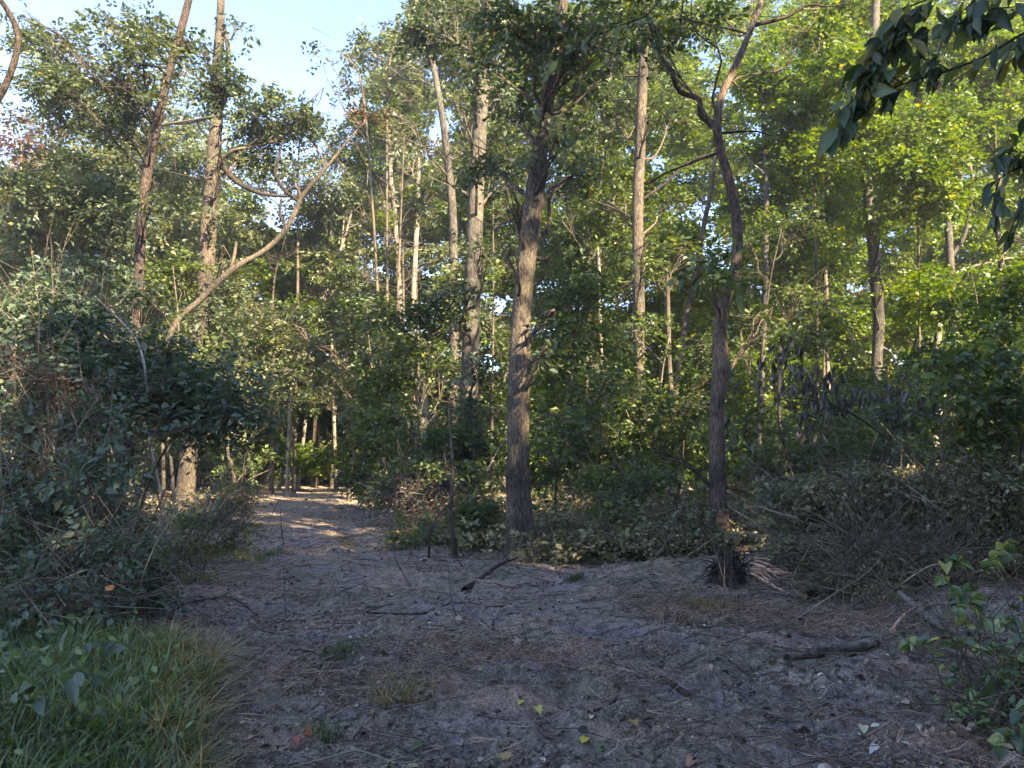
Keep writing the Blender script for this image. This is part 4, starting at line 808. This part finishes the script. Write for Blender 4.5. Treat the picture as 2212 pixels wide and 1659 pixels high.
# torn stump with root mass and splinters
def torn_stump():
    c = G(1572, 1258); root = thing('uprooted_stump', 'torn dark stump with a splintered pinkish top below the S-bend tree', 'stump', c)
    n = 20; a = np.linspace(0, 2*math.pi, n, endpoint=False); m = MB(); rings = []
    for z, r in ((-.1, .26), (.06, .2), (.16, .16), (.26, .14), (.34, .10)): rings.append(np.stack([np.cos(a)*r*(1+.25*np.sin(a*3+z*9)+rng.normal(0, .08, n)), np.sin(a)*r*(1+.2*np.cos(a*4)), np.full(n, z)+rng.normal(0, .035, n)], -1))
    V = np.concatenate(rings)+c; i = np.arange(5*n).reshape(5, n); j = (np.arange(n)+1) % n
    m.add(V, np.stack([i[:-1], i[:-1][:, j], i[1:][:, j], i[1:]], -1).reshape(-1, 4)); V = V[-n:]; m.add(np.vstack([V, c[None]+[0, 0, .3]]), np.array([[k, (k+1) % n, n] for k in range(n)]))
    m.build('root_mass', M['bark_dark'], root, c)
    for k in range(44):    # torn roots
        d = unit(np.array([rng.normal(), rng.normal()*.7-.2, rng.uniform(-.3, .9)])); b = c+d*[.15, .15, .1]+[0, 0, .15]; e = b+d*rng.uniform(.05, .34)+rng.normal(0, .05, 3)
        V, F = tubes(spline([b, (b+e)/2+rng.normal(0, .04, 3), e], 6)[None], np.linspace(.016, .004, 6)[None], 4); MB().add(V, F).build('root', M['bark_dark'], root, c)
    for k in range(12):    # splinters fanning to the right
        b = c+[.2+rng.uniform(0, .1), -.2+rng.normal(0, .05), .22+rng.uniform(-.08, .1)]; e = b+[rng.uniform(.15, .6), rng.uniform(-.45, .0), rng.uniform(-.24, .06)]
        V, F = tubes(spline([b, (b+e)/2+rng.normal(0, .02, 3), e], 5)[None], np.array([[.011, .015, .013, .008, .002]])*rng.uniform(.5, 1.3), 4); MB().add(V, F).build('splinter', M['wood_split'], root, c)
    for k in range(2):
        b = c+[-.05+rng.normal(0, .05), -.25, -.05]; e = b+[rng.normal(0, .05), rng.uniform(-.1, .05), rng.uniform(.25, .5)]
        V, F = tubes(spline([b, e], 4)[None], np.array([[.007, .006, .005, .002]]), 4); MB().add(V, F).build('splinter', M['wood_split'], root, c)
torn_stump()

# ------------------------------------------------------------------ individual near leaves
def leaf_shape(kind):
    if kind == 'ovate': outl = [(0, 0), (.12, .13), (.3, .25), (.5, .27), (.7, .2), (.87, .09), (1, 0)]
    elif kind == 'heart': outl = [(0, 0), (-.05, .2), (.1, .38), (.35, .43), (.6, .33), (.82, .16), (1, 0)]
    elif kind == 'leaflet': outl = [(0, 0), (.15, .07), (.35, .15), (.55, .2), (.75, .17), (.9, .08), (1.05, 0)]
    else: outl = [(0, 0), (.05, .2), (-.02, .42), (.25, .33), (.35, .55), (.5, .3), (.68, .36), (.75, .16), (1, 0)]
    L = np.array(outl); n = len(L); V = []; 
    for x, y in L: V.append([x, y, .35*y-.16*x*x])
    for x, y in L[1:-1]: V.append([x, -y, .35*y-.16*x*x])
    for x, y in L[1:-1]: V.append([x, 0, -.16*x*x-.0])
    m = n-2; F = []
    l = lambda k: k; r_ = lambda k: n+k-1; c = lambda k: n+m+k-1
    F.append((0, c(1), l(1))); F.append((0, r_(1), c(1)))
    for k in range(1, m): F.append((c(k), c(k+1), l(k+1))); F.append((c(k), l(k+1), l(k))); F.append((c(k), r_(k), r_(k+1))); F.append((c(k), r_(k+1), c(k+1)))
    F.append((c(m), n-1, l(m))); F.append((c(m), r_(m), n-1))
    return np.array(V, float), np.array(F)
_lm = {}
def leaf_mesh(kind, mat):
    """shared meshes of one leaf, in five shades"""
    if (kind, mat) not in _lm:
        V, F = leaf_shape(kind); L = []
        for v in (.1, .35, .55, .75, .97):
            o = MB().add(V, F, 0, np.full(len(V), v), smooth=True).build('leaf', M[mat]); L.append(o.data); bpy.data.objects.remove(o)
        _lm[(kind, mat)] = L
    return _lm[(kind, mat)]
from mathutils import Matrix
def put_leaf(kind, mat, pos, d, n, size, parent=None, shade=None, name='leaf'):
    ms = leaf_mesh(kind, mat); o = bpy.data.objects.new(name, ms[int(rng.integers(0, 5)) if shade is None else shade])
    d = unit(np.asarray(d, float)); s = unit(np.cross(n, d)); n = np.cross(d, s)
    s = s*rng.uniform(.72, 1.1); n = n*rng.uniform(.4, 2.6)
    m = Matrix([[d[0]*size, s[0]*size, n[0]*size, pos[0]], [d[1]*size, s[1]*size, n[1]*size, pos[1]], [d[2]*size, s[2]*size, n[2]*size, pos[2]], [0, 0, 0, 1]])
    if parent is not None: m = Matrix.Translation(-Vector(parent.location)) @ m
    S.collection.objects.link(o)
    if parent is not None: o.parent = parent
    o.matrix_local = m if parent is not None else m
    return o
def near_branch(name, label, D, main, subs, lsize, mat='leaf_dark', w0=6, w1=2, per=10, kind='leaflet', bark='bark_dark', droop=.9, cat='branch', leafdir=None, spread=1.0):
    q = [P(a[0], a[1], a[2] if len(a) > 2 else D) for a in main]
    root = thing(name, label, cat, q[0]); O = q[0]; lines = [(q, w0, w1)]
    for sb in subs: lines.append(([P(a[0], a[1], a[2] if len(a) > 2 else D) for a in sb], w0*.5, w1*.7))
    for i, (ql, a, b) in enumerate(lines):
        pl = spline(ql, 26); V, F = tubes(pl[None], np.linspace(px2m(a, D)/2, px2m(b, D)/2, 26)[None], 6)
        MB().add(V, F, smooth=True).build('stem' if i == 0 else 'twig', M[bark], root, O)
        if i == 0 and subs and per > 0: rngk = range(0)
        Ln = np.linalg.norm(np.diff(pl, axis=0), axis=1).sum(); cnt = int(per*max(.4, Ln)) if i or not subs else int(per*.35*Ln)
        for k in range(cnt):
            t = rng.uniform(.15, 1)**.7 if i == 0 else rng.uniform(.1, 1); j = min(int(t*25), 24); dirn = unit(pl[j+1]-pl[j]); sd = unit(np.cross(dirn, [0, 0, 1])+rng.normal(0, .3, 3))*(1 if k % 2 else -1)
            d = dirn*rng.uniform(.2, 1)+sd*rng.uniform(.3, 1)*spread+np.array([0, 0, -droop])*rng.uniform(.4, 1.3); nn = np.array([0, 0, 1.])+rng.normal(0, .5, 3)
            put_leaf(kind, mat, pl[j]+rng.normal(0, .015, 3), d, nn, lsize*rng.uniform(.6, 1.15), root)
    return root
near_branch('overhanging_branch', 'near dark leafy branch drooping in from the top right corner', 3.2,
   [(2330, 20), (2212, 72), (2130, 120), (2050, 152), (1960, 178), (1910, 205), (1850, 262), (1785, 300)],
   [[(2050, 152), (2010, 130), (1960, 120)], [(1950, 180), (1900, 150), (1870, 140)], [(2060, -40), (1990, 20), (1940, 60), (1890, 90), (1850, 190)], [(2212, -60), (2120, -10), (2060, 40), (2000, 70)], [(1910, 205), (1860, 210), (1820, 255)],
    [(2300, -40), (2212, 10), (2140, 20), (2090, 50)], [(1900, 100), (1870, 180), (1830, 230)], [(1960, 40), (1920, 110), (1880, 160)], [(2000, 0), (1930, 30), (1900, 70)], [(2260, 60), (2212, 90), (2190, 110)]],
   .135, 'leaf_oak', w0=7, w1=2.5, per=55)
near_branch('overhanging_branch', 'near dark leafy sprig at the right edge below the big branch', 3.6, [(2330, 420), (2260, 380), (2212, 360), (2160, 385), (2120, 420)],
   [[(2212, 360), (2180, 330), (2150, 345)], [(2260, 330), (2212, 330), (2180, 300)], [(2240, 380), (2212, 440), (2180, 500)], [(2160, 385), (2150, 420), (2150, 470)]], .115, 'leaf_oak', w0=6, w1=2, per=46)
near_branch('overhanging_branch', 'mid-size leafy branch hanging at the top between oak and fork', 7.0, [(1450, -40), (1400, 30), (1340, 55), (1280, 80), (1220, 110)],
   [[(1400, 30), (1420, 80), (1400, 110)], [(1340, 55), (1310, 110), (1270, 140)], [(1280, 80), (1240, 60), (1190, 60)], [(1330, 40), (1290, 10), (1230, 0)], [(1220, 110), (1200, 130), (1180, 150)]], .17, 'leaf_mid', w0=4, w1=2, per=12, spread=1.2)
near_branch('leafy_sprig', 'sprig of long leaves crossing the S-bend trunk at mid height', 11.8, [(1620, 560), (1570, 600), (1530, 590), (1480, 600)], [[(1570, 600), (1590, 630), (1600, 650)], [(1530, 590), (1500, 620), (1480, 640)], [(1560, 600), (1600, 610), (1630, 620)]], .26, 'leaf_mid', w0=3, w1=1.5, per=9)
near_branch('leafy_seedling', 'grey-green broad-leaved seedling leaning in at the lower left corner', 3.7, [(-60, 1620), (0, 1560), (70, 1480), (130, 1420), (200, 1372), (260, 1352)],
   [[(60, 1490), (20, 1460), (-20, 1470)], [(100, 1450), (150, 1455), (200, 1470)], [(130, 1420), (110, 1390), (100, 1370)], [(30, 1530), (-10, 1520), (-40, 1540)], [(160, 1400), (200, 1400), (240, 1385)], [(50, 1500), (90, 1510), (140, 1520)]],
   .12, 'leaf_seedling', w0=4, w1=2, per=15, kind='ovate', bark='twig_green', droop=.25, cat='seedling')
near_branch('green_vine', 'green and yellow-leaved vine scrambling along the right edge', 5.3, [(2260, 1560, 4.3), (2190, 1480, 4.6), (2130, 1400, 5.0), (2080, 1330, 5.6), (2050, 1270, 6.0), (2030, 1235, 6.3)],
   [[(2130, 1400, 5.0), (2080, 1390, 5.1), (1990, 1385, 5.6), (1940, 1395, 5.8)], [(2080, 1330, 5.6), (2110, 1260, 5.8), (2150, 1200, 5.9), (2190, 1170, 6)], [(2130, 1400, 5), (2180, 1330, 5), (2230, 1280, 5)], [(2190, 1480, 4.6), (2120, 1500, 4.7), (2080, 1540, 4.8)], [(2220, 1520, 4.4), (2200, 1580, 4.3), (2150, 1620, 4.2)],
    [(2050, 1270, 6), (2090, 1290, 6), (2120, 1330, 6)], [(2240, 1560, 4.2), (2180, 1600, 4.2), (2120, 1560, 4.4)], [(2030, 1235, 6.3), (2060, 1210, 6.2), (2090, 1215, 6.2)], [(2150, 1430, 4.8), (2200, 1420, 4.7), (2230, 1390, 4.7)], [(2100, 1350, 5.4), (2150, 1340, 5.3), (2200, 1350, 5.1)]],
   .10, 'leaf_vine', w0=3, w1=1.5, per=34, kind='heart', bark='twig', droop=.35, cat='vine')
near_branch('bright_tendril', 'row of pale yellow-green fallen vine leaves beside the grey log', 5.9, [(1935, 1392, 6.0), (1980, 1402, 5.95), (2040, 1398, 5.9), (2075, 1392, 5.8)], [], .075, 'leaf_yellow', w0=1.5, w1=1, per=26, kind='heart', bark='twig_green', droop=.1, cat='vine')
near_branch('green_seedling', 'dark green seedling with big leaves low at right by the vine', 9.5, [(1290, 1130, 11.5), (1300, 1090, 11.5), (1320, 1060, 11.5)], [[(1300, 1090, 11.5), (1340, 1080, 11.4)], [(1295, 1110, 11.5), (1270, 1080, 11.4)], [(1310, 1070, 11.4), (1290, 1040, 11.4)]], .13, 'leaf_mid', w0=2, w1=1, per=16, kind='ovate', bark='twig_green', droop=.4, cat='seedling')['label'] = 'broad-leaved green seedling between the oak and the S-bend tree'

# notable leaves lying on the soil
for (x, y, sz, kd, col, lab) in [
  (1294, 1632, .105, 'ovate', (.10, .24, .05), 'bright green oval leaf lying on the soil at the bottom'),
  (1266, 1600, .06, 'maple', (.62, .52, .06), 'small bright yellow leaf above the green oval leaf'),
  (655, 1592, .085, 'maple', (.42, .11, .04), 'orange-red leaf lying left of the lower centre'),
  (638, 1597, .07, 'ovate', (.45, .12, .08), 'small pinkish leaf touching the orange-red leaf'),
  (1098, 1650, .085, 'maple', (.42, .28, .12), 'curled tan-yellow leaf at the bottom edge'),
  (1158, 1533, .07, 'maple', (.50, .47, .12), 'yellow-olive leaf on the middle of the soil'),
  (1275, 1560, .05, 'ovate', (.62, .58, .48), 'whitish leaf above the small yellow leaf'),
  (540, 1605, .06, 'ovate', (.55, .42, .36), 'pale pink oval leaf near the grass edge'),
  (2590/1.389, 1575, .065, 'heart', (.60, .54, .36), 'cream leaf with yellow edge on the right soil'),
  (2640/1.389, 1573, .06, 'ovate', (.66, .62, .54), 'white leaf next to the cream one on the right'),
  (1898, 1618, .085, 'ovate', (.70, .68, .62), 'largest white leaf on the right soil'),
  (1948, 1610, .05, 'ovate', (.5, .47, .42), 'greyish pale leaf right of the largest white leaf'),
  (1965, 1528, .06, 'maple', (.52, .36, .30), 'pinkish curled leaf on the far right soil'),
  (1500, 1648, .07, 'maple', (.48, .22, .14), 'rust-coloured leaf at the bottom right of centre'),
  (1368, 1562, .075, 'maple', (.40, .27, .10), 'tan curled leaf right of the sand mound'),
  (1160, 1480, .06, 'ovate', (.45, .30, .25), 'dull pink leaf on the low mound'),
  (1085, 1620, .07, 'maple', (.20, .19, .12), 'olive torn leaf near the bottom centre'),
  (920, 1612, .10, 'ovate', (.11, .15, .05), 'dark green long leaf left of the tan leaf'),
  (1035, 1655, .06, 'ovate', (.45, .43, .33), 'pale greenish leaf at the very bottom'),
  (1345, 1520, .055, 'ovate', (.5, .45, .3), 'cream leaf beside the curved root'),
  (1042, 1452, .05, 'ovate', (.62, .50, .10), 'small ochre-yellow leaf among the straw'),
  (1130, 1520, .05, 'maple', (.55, .50, .12), 'small lemon leaf right of the straw')]:
    q = G(x, y, .02); nm = 'fallen_leaf'; mk = 'leaf_'+str(len(M)); M[mk] = flatmat(mk, col)
    V, F = leaf_shape(kd); ph = rng.uniform(0, 6.28)
    V = V*sz; V[:, 2] *= rng.uniform(.6, 1.5); c, s_ = math.cos(ph), math.sin(ph); V = V@np.array([[c, s_, 0], [-s_, c, 0], [0, 0, 1]])
    V[:, 2] += .25*V[:, 1]
    o = MB().add(V, F, 0, np.full(len(V), .9), smooth=True).build(nm, M[mk]); o.location = q; tag(o, lab, 'leaf', 'fallen leaves on the soil')

# ------------------------------------------------------------------ grass, litter, straw (uncountable)
def blades(n, xs, ys, hs, mat, name, label, mask=None, wid=.005, lean=.6, att=None, flat=0):
    x = rng.uniform(*xs, n*3); y = rng.uniform(*ys, n*3)
    if mask is not None: k = mask(x, y); x = x[k]; y = y[k]
    x = x[:n]; y = y[:n]; n = len(x)
    z = height(x, y); h = rng.uniform(*hs, n); a = rng.uniform(0, 6.283, n); ln = np.abs(rng.normal(lean, .35, n)); w_ = wid*rng.uniform(.6, 1.5, n)
    d = np.stack([np.cos(a), np.sin(a), np.zeros(n)], -1); s_ = np.stack([-np.sin(a), np.cos(a), np.zeros(n)], -1); b = np.stack([x, y, z-.01], -1)
    V = []
    for t in (0, .35, .7, 1):
        c = b+d*(ln*h*t*t)[:, None]; c[:, 2] += h*(t-.42*np.minimum(ln, 1.6)*t*t)*(1-flat)+.02*flat
        wt = w_*(1-t)**.6
        V += [c-s_*wt[:, None], c+s_*wt[:, None]] if t < 1 else [c]
    V = np.stack(V, 1); T = np.array([[0, 1, 3], [0, 3, 2], [2, 3, 5], [2, 5, 4], [4, 5, 6]])
    F = (T[None]+(np.arange(n)*7)[:, None, None]).reshape(-1, 3)
    v = rng.random(n) if att is None else att(x, y)
    tag(MB().add(V.reshape(-1, 3), F, 0, np.repeat(v, 7)).build(name, M[mat]), label, 'grass', kind='stuff')
def edge_mask(x, y):    # the turf corner
    sx = 1106+(x/y)*FPX/K2
    return (sx < np.interp(y, [3.6, 4.2, 5.2, 6.2, 6.8], [430, 470, 470, 400, 330])+60*(vnoise(x*3, y*3, 4)-.5))
blades(15000, (-4.6, -1.1), (3.3, 6.15), (.10, .34), 'blade', 'grass', 'long arching green grass in the lower left corner', edge_mask, .0055, .8)
blades(2600, (-3.2, -.9), (3.6, 6.0), (.12, .4), 'straw_gold', 'dry_grass', 'straw-coloured dry grass along the edge of the green turf', lambda x, y: (lambda s_: (s_ > 350) & (s_ < 460+60*vnoise(x*4, y*4, 3)))(1106+(x/y)*FPX/K2), .005, 1.1)
blades(1500, (-6, -2.5), (9, 14), (.06, .2), 'blade', 'grass', 'short tuft of grass left of the track', lambda x, y: ((x+4.6)**2/.9+(y-12.4)**2/1.6 < 1), .006, .6)
def tuft(dx, dy, n, h, mat, label, spread=.08, lean=1.0):
    g = G(dx, dy); a = rng.uniform(0, 6.283, n); L = rng.uniform(.4, 1, n)*h; e = np.abs(rng.normal(lean, .4, n))
    d = np.stack([np.cos(a), np.sin(a), np.zeros(n)], -1); b = g+rng.normal(0, spread, (n, 3))*[1, 1, 0]; b[:, 2] = height(b[:, 0], b[:, 1])
    m = b+d*(L*e*.4)[:, None]+[0, 0, 1]*(L*.6)[:, None]; t = b+d*(L*e)[:, None]+[0, 0, 1]*(L*.55)[:, None]
    V, F = tubes(np.stack([b, m, t], 1), np.tile([.003, .0025, .001], (n, 1)), 3); o = MB().add(V-g, F, 0, np.repeat(rng.random(n), 9)).build('grass_tuft', M[mat]); o.location = g
    tag(o, label, 'grass tuft')
tuft(855, 1530, 90, .28, 'straw_gold', 'golden dry grass tuft in the lower middle of the soil'); tuft(1540, 1325, 160, .25, 'straw_gold', 'golden straw tuft below the torn stump', .07)
tuft(705, 1600, 40, .18, 'blade', 'little green grass tuft right of the orange-red leaf', .04); tuft(755, 1180, 60, .3, 'straw_gold', 'sunlit dry grass tuft on the track', .15)
tuft(740, 1420, 120, .16, 'blade', 'thin green tuft in the middle left of the soil', .08); tuft(1240, 1255, 110, .16, 'leaf_mid', 'small fresh green weed tuft below the oak', .06, .6)
tuft(1460, 1340, 90, .2, 'straw', 'pinkish straw tuft left of the golden tuft', .12)

def litter():
    # leaves
    n = 52000; u = rng.random(n); y = 3.2*np.exp(u*math.log(40/3.2)); sx = rng.uniform(-100, 2330, n); x = (sx-1106)*K2/FPX*y
    dens = fbm(x*1.1, y*1.1, 31, 4); edge = np.abs(x-path_x(y))/path_w(y)
    k = rng.random(n) < np.clip((dens-.30)*2.6+.35*(edge > .8), .15, 1); x, y = x[k], y[k]; n = len(x)
    pos = np.stack([x, y, height(x, y)+rng.uniform(.002, .02, n)], -1); a = rng.uniform(0, 6.283, n)
    d = np.stack([np.cos(a), np.sin(a), rng.normal(0, .25, n)], -1); nn = np.array([0, 0, 1.])+rng.normal(0, .45, (n, 3))
    far = np.clip(y/9, 1, 3)
    sz = (.012+rng.gamma(2, .0095, n))*far**.6; ml = MB(); nr = y < 6.5; LEAF['c'] = (LEAF['l'][0]*[1, 1, 2.6]+[0, 0, 0], LEAF['l'][1])
    for kk, kn in ((nr, 'c'), (~nr, 'w')):
        V, F, at = leaves(pos[kk], d[kk], nn[kk], sz[kk], kn, rng.random(kk.sum())**1.15); ml.add(V, F, 0, at)
    tag(ml.build('leaf_litter', M['leaf_litter']), 'small dry fallen leaves strewn over soil and track', 'leaf litter', kind='stuff')
    # twigs and fibres
    n = 34000; u = rng.random(n); y = 3.2*np.exp(u*math.log(26/3.2)); sx = rng.uniform(-100, 2330, n); x = (sx-1106)*K2/FPX*y
    dens = fbm(x*.9+9, y*.9, 41, 4); k = rng.random(n) < np.clip((dens-.36)*3+.5*((x > 1) & (y > 7.5)), .1, 1); x, y = x[k], y[k]; n = len(x)
    a = rng.normal(0, .7, n)+np.where(rng.random(n) < .3, 1.5, 0); L = rng.gamma(2, .045, n)+.03; z = height(x, y)
    dx, dy = np.cos(a)*L, np.sin(a)*L; p0 = np.stack([x, y, z+.004], -1); x2, y2 = x+dx, y+dy; p2 = np.stack([x2, y2, height(x2, y2)+rng.uniform(.002, .04, n)], -1)
    p1 = (p0+p2)/2+rng.normal(0, .12, (n, 3))*L[:, None]*[1, 1, .3]; p1[:, 2] = np.maximum(p1[:, 2], height(p1[:, 0], p1[:, 1])+.006)
    r = rng.uniform(.0012, .0035, n)*np.clip(y/7, 1, 2.5)
    V, F = tubes(np.stack([p0, p1, p2], 1), np.stack([r, r, r*.5], 1), 3)
    cl = (rng.random(n)**1.4)
    m = MB(); g = n
    vv = np.repeat(cl, 9); m.add(V, F, 0, vv); tag(m.build('twig_debris', M['straw']), 'broken twigs and fibres strewn over the soil', 'debris', kind='stuff')
    # thicker dark debris
    n = 2600; y = rng.uniform(3.6, 18, n); sx = rng.uniform(0, 2230, n); x = (sx-1106)*K2/FPX*y; k = (np.abs(x-path_x(y))/path_w(y) > .75) | (rng.random(n) < .25); x, y = x[k], y[k]; n = len(x)
    a = rng.uniform(0, 6.283, n); L = rng.gamma(2, .12, n)+.08; z = height(x, y); p0 = np.stack([x, y, z+.008], -1); x2, y2 = x+np.cos(a)*L, y+np.sin(a)*L
    p2 = np.stack([x2, y2, height(x2, y2)+rng.uniform(0, .09, n)], -1); p1 = (p0+p2)/2+rng.normal(0, .1, (n, 3))*L[:, None]*[1, 1, .2]; p1[:, 2] = np.maximum(p1[:, 2], height(p1[:, 0], p1[:, 1])+.01)
    r = rng.uniform(.003, .009, n); V, F = tubes(np.stack([p0, p1, p2], 1), np.stack([r, r*.9, r*.4], 1), 4)
    tag(MB().add(V, F).build('brushwood_debris', M['twig']), 'dark broken sticks scattered along the clearing edges', 'debris', kind='stuff')
    # straw drifts
    P0 = []
    for (dx, dy, rx, ry, n) in [(1420, 1300, .5, .3, 900), (1530, 1320, .6, .35, 1500), (1000, 1440, .7, .18, 900), (1100, 1420, .5, .15, 500), (750, 1490, .8, .2, 900), (1330, 1480, .3, .2, 250), (1900, 1340, .4, .3, 600), (1750, 1360, .5, .2, 500), (1450, 1420, .6, .2, 250), (1640, 1330, .5, .3, 700), (620, 1290, .5, .2, 300), (300, 1350, .5, .3, 400), (900, 1400, .6, .2, 400)]:
        g = G(dx, dy); n = int(n*.6); P0.append(np.stack([g[0]+rng.normal(0, rx*.6, n), g[1]+rng.normal(0, ry*.8, n)], -1))
    q = np.concatenate(P0); x, y = q[:, 0], q[:, 1]; n = len(x); a = rng.normal(0, 1.1, n); L = rng.uniform(.05, .26, n)
    p0 = np.stack([x, y, height(x, y)+rng.uniform(0, .06, n)], -1); p2 = p0+np.stack([np.cos(a)*L, np.sin(a)*L, rng.normal(0, .03, n)], -1); p2[:, 2] = np.maximum(p2[:, 2], height(p2[:, 0], p2[:, 1])+.004)
    p1 = (p0+p2)/2+rng.normal(0, .025, (n, 3))+[0, 0, .015]; V, F = tubes(np.stack([p0, p1, p2], 1), np.tile([.0022, .002, .001], (n, 1)), 3)
    tag(MB().add(V, F, 0, np.repeat(rng.random(n), 9)).build('straw_drift', M['straw']), 'pinkish drifts of dry pine straw on the soil', 'straw', kind='stuff')
litter()
def clods():
    n = 13000; y = 3.3*np.exp(rng.random(n)*math.log(14/3.3)); sx = rng.uniform(200, 2330, n); x = (sx-1106)*K2/FPX*y
    k = fbm(x*1.5, y*1.5, 55, 3) > .42; x, y = x[k], y[k]; n = len(x); r = rng.gamma(2, .005, n)+.004
    T = np.array([[1, 0, 0], [0, 1, 0], [-1, 0, 0], [0, -1, 0], [0, 0, .8], [0, 0, -.6]]); Fo = np.array([[0, 1, 4], [1, 2, 4], [2, 3, 4], [3, 0, 4], [1, 0, 5], [2, 1, 5], [3, 2, 5], [0, 3, 5]])
    V = (T[None]*r[:, None, None]*rng.uniform(.6, 1.4, (n, 6, 1))+np.stack([x, y, height(x, y)+r*.2], -1)[:, None]).reshape(-1, 3)
    F = (Fo[None]+(np.arange(n)*6)[:, None, None]).reshape(-1, 3)
    tag(MB().add(V, F).build('soil_clods', M['soil']), 'crumbs and clods of dark soil', 'soil', kind='stuff')
clods()
def weeds():
    # leafy ground cover on the bank below the trees and round the track
    mb = MB(); n = 5200; y = rng.uniform(10.8, 26, n); sx = rng.uniform(-50, 2260, n); x = (sx-1106)*K2/FPX*y
    e = np.abs(x-path_x(y))/path_w(y); k = (e > 1.1) & ((x > -1) | (x < path_x(y)-1)); x, y = x[k], y[k]; n = len(x)
    C = np.stack([x, y, height(x, y)+rng.uniform(.02, .45, n)], -1); out = rng.normal(size=(n, 3))+[0, 0, .7]
    sprays(mb, C, out, 9, .28, .085, tilt=.6, droop=.3, twig=.6, lm=0, tm=1, cut=False)
    tag(mb.build('undergrowth', [M['leaf_dead'], M['twig_green']]), 'low olive undergrowth covering the forest floor behind the bank', 'undergrowth', kind='stuff')
    mb = MB(); n = 260; y = rng.uniform(3.4, 6.2, n); sx = rng.uniform(-50, 420, n); x = (sx-1106)*K2/FPX*y
    C = np.stack([x, y, height(x, y)+rng.uniform(.02, .2, n)], -1)
    sprays(mb, C, rng.normal(size=(n, 3))+[0, 0, .5], 3, .10, .05, kind='l', tilt=.5, droop=.2, twig=0, cut=False)
    tag(mb.build('broadleaf_weeds', [M['blade'], M['twig_green']]), 'broad-leaved weeds growing through the grass at lower left', 'weeds', kind='stuff')
weeds()
print('LEAVES', LEAFCOUNT[0], 'TRIS', sum(sum(len(p_.vertices)-2 for p_ in m_.polygons) if len(m_.polygons) < 100 else len(m_.polygons)*1.4 for m_ in bpy.data.meshes))

def haze():
    m, t, out = nodes('haze'); v = t.nodes.new('ShaderNodeVolumePrincipled'); v.inputs['Color'].default_value = (.9, .93, 1, 1); v.inputs['Density'].default_value = .0011; v.inputs['Anisotropy'].default_value = .3
    t.links.new(v.outputs[0], out.inputs['Volume'])
    V = np.array([[x, y, z] for z in (-1.5, 40) for y in (-60, 110) for x in (-130, 130)], float); F = np.array([[0, 2, 3, 1], [4, 5, 7, 6], [0, 1, 5, 4], [2, 6, 7, 3], [0, 4, 6, 2], [1, 3, 7, 5]])
    tag(MB().add(V, F).build('haze', m), 'thin bright morning haze in the woods', 'haze', kind='stuff')
haze()
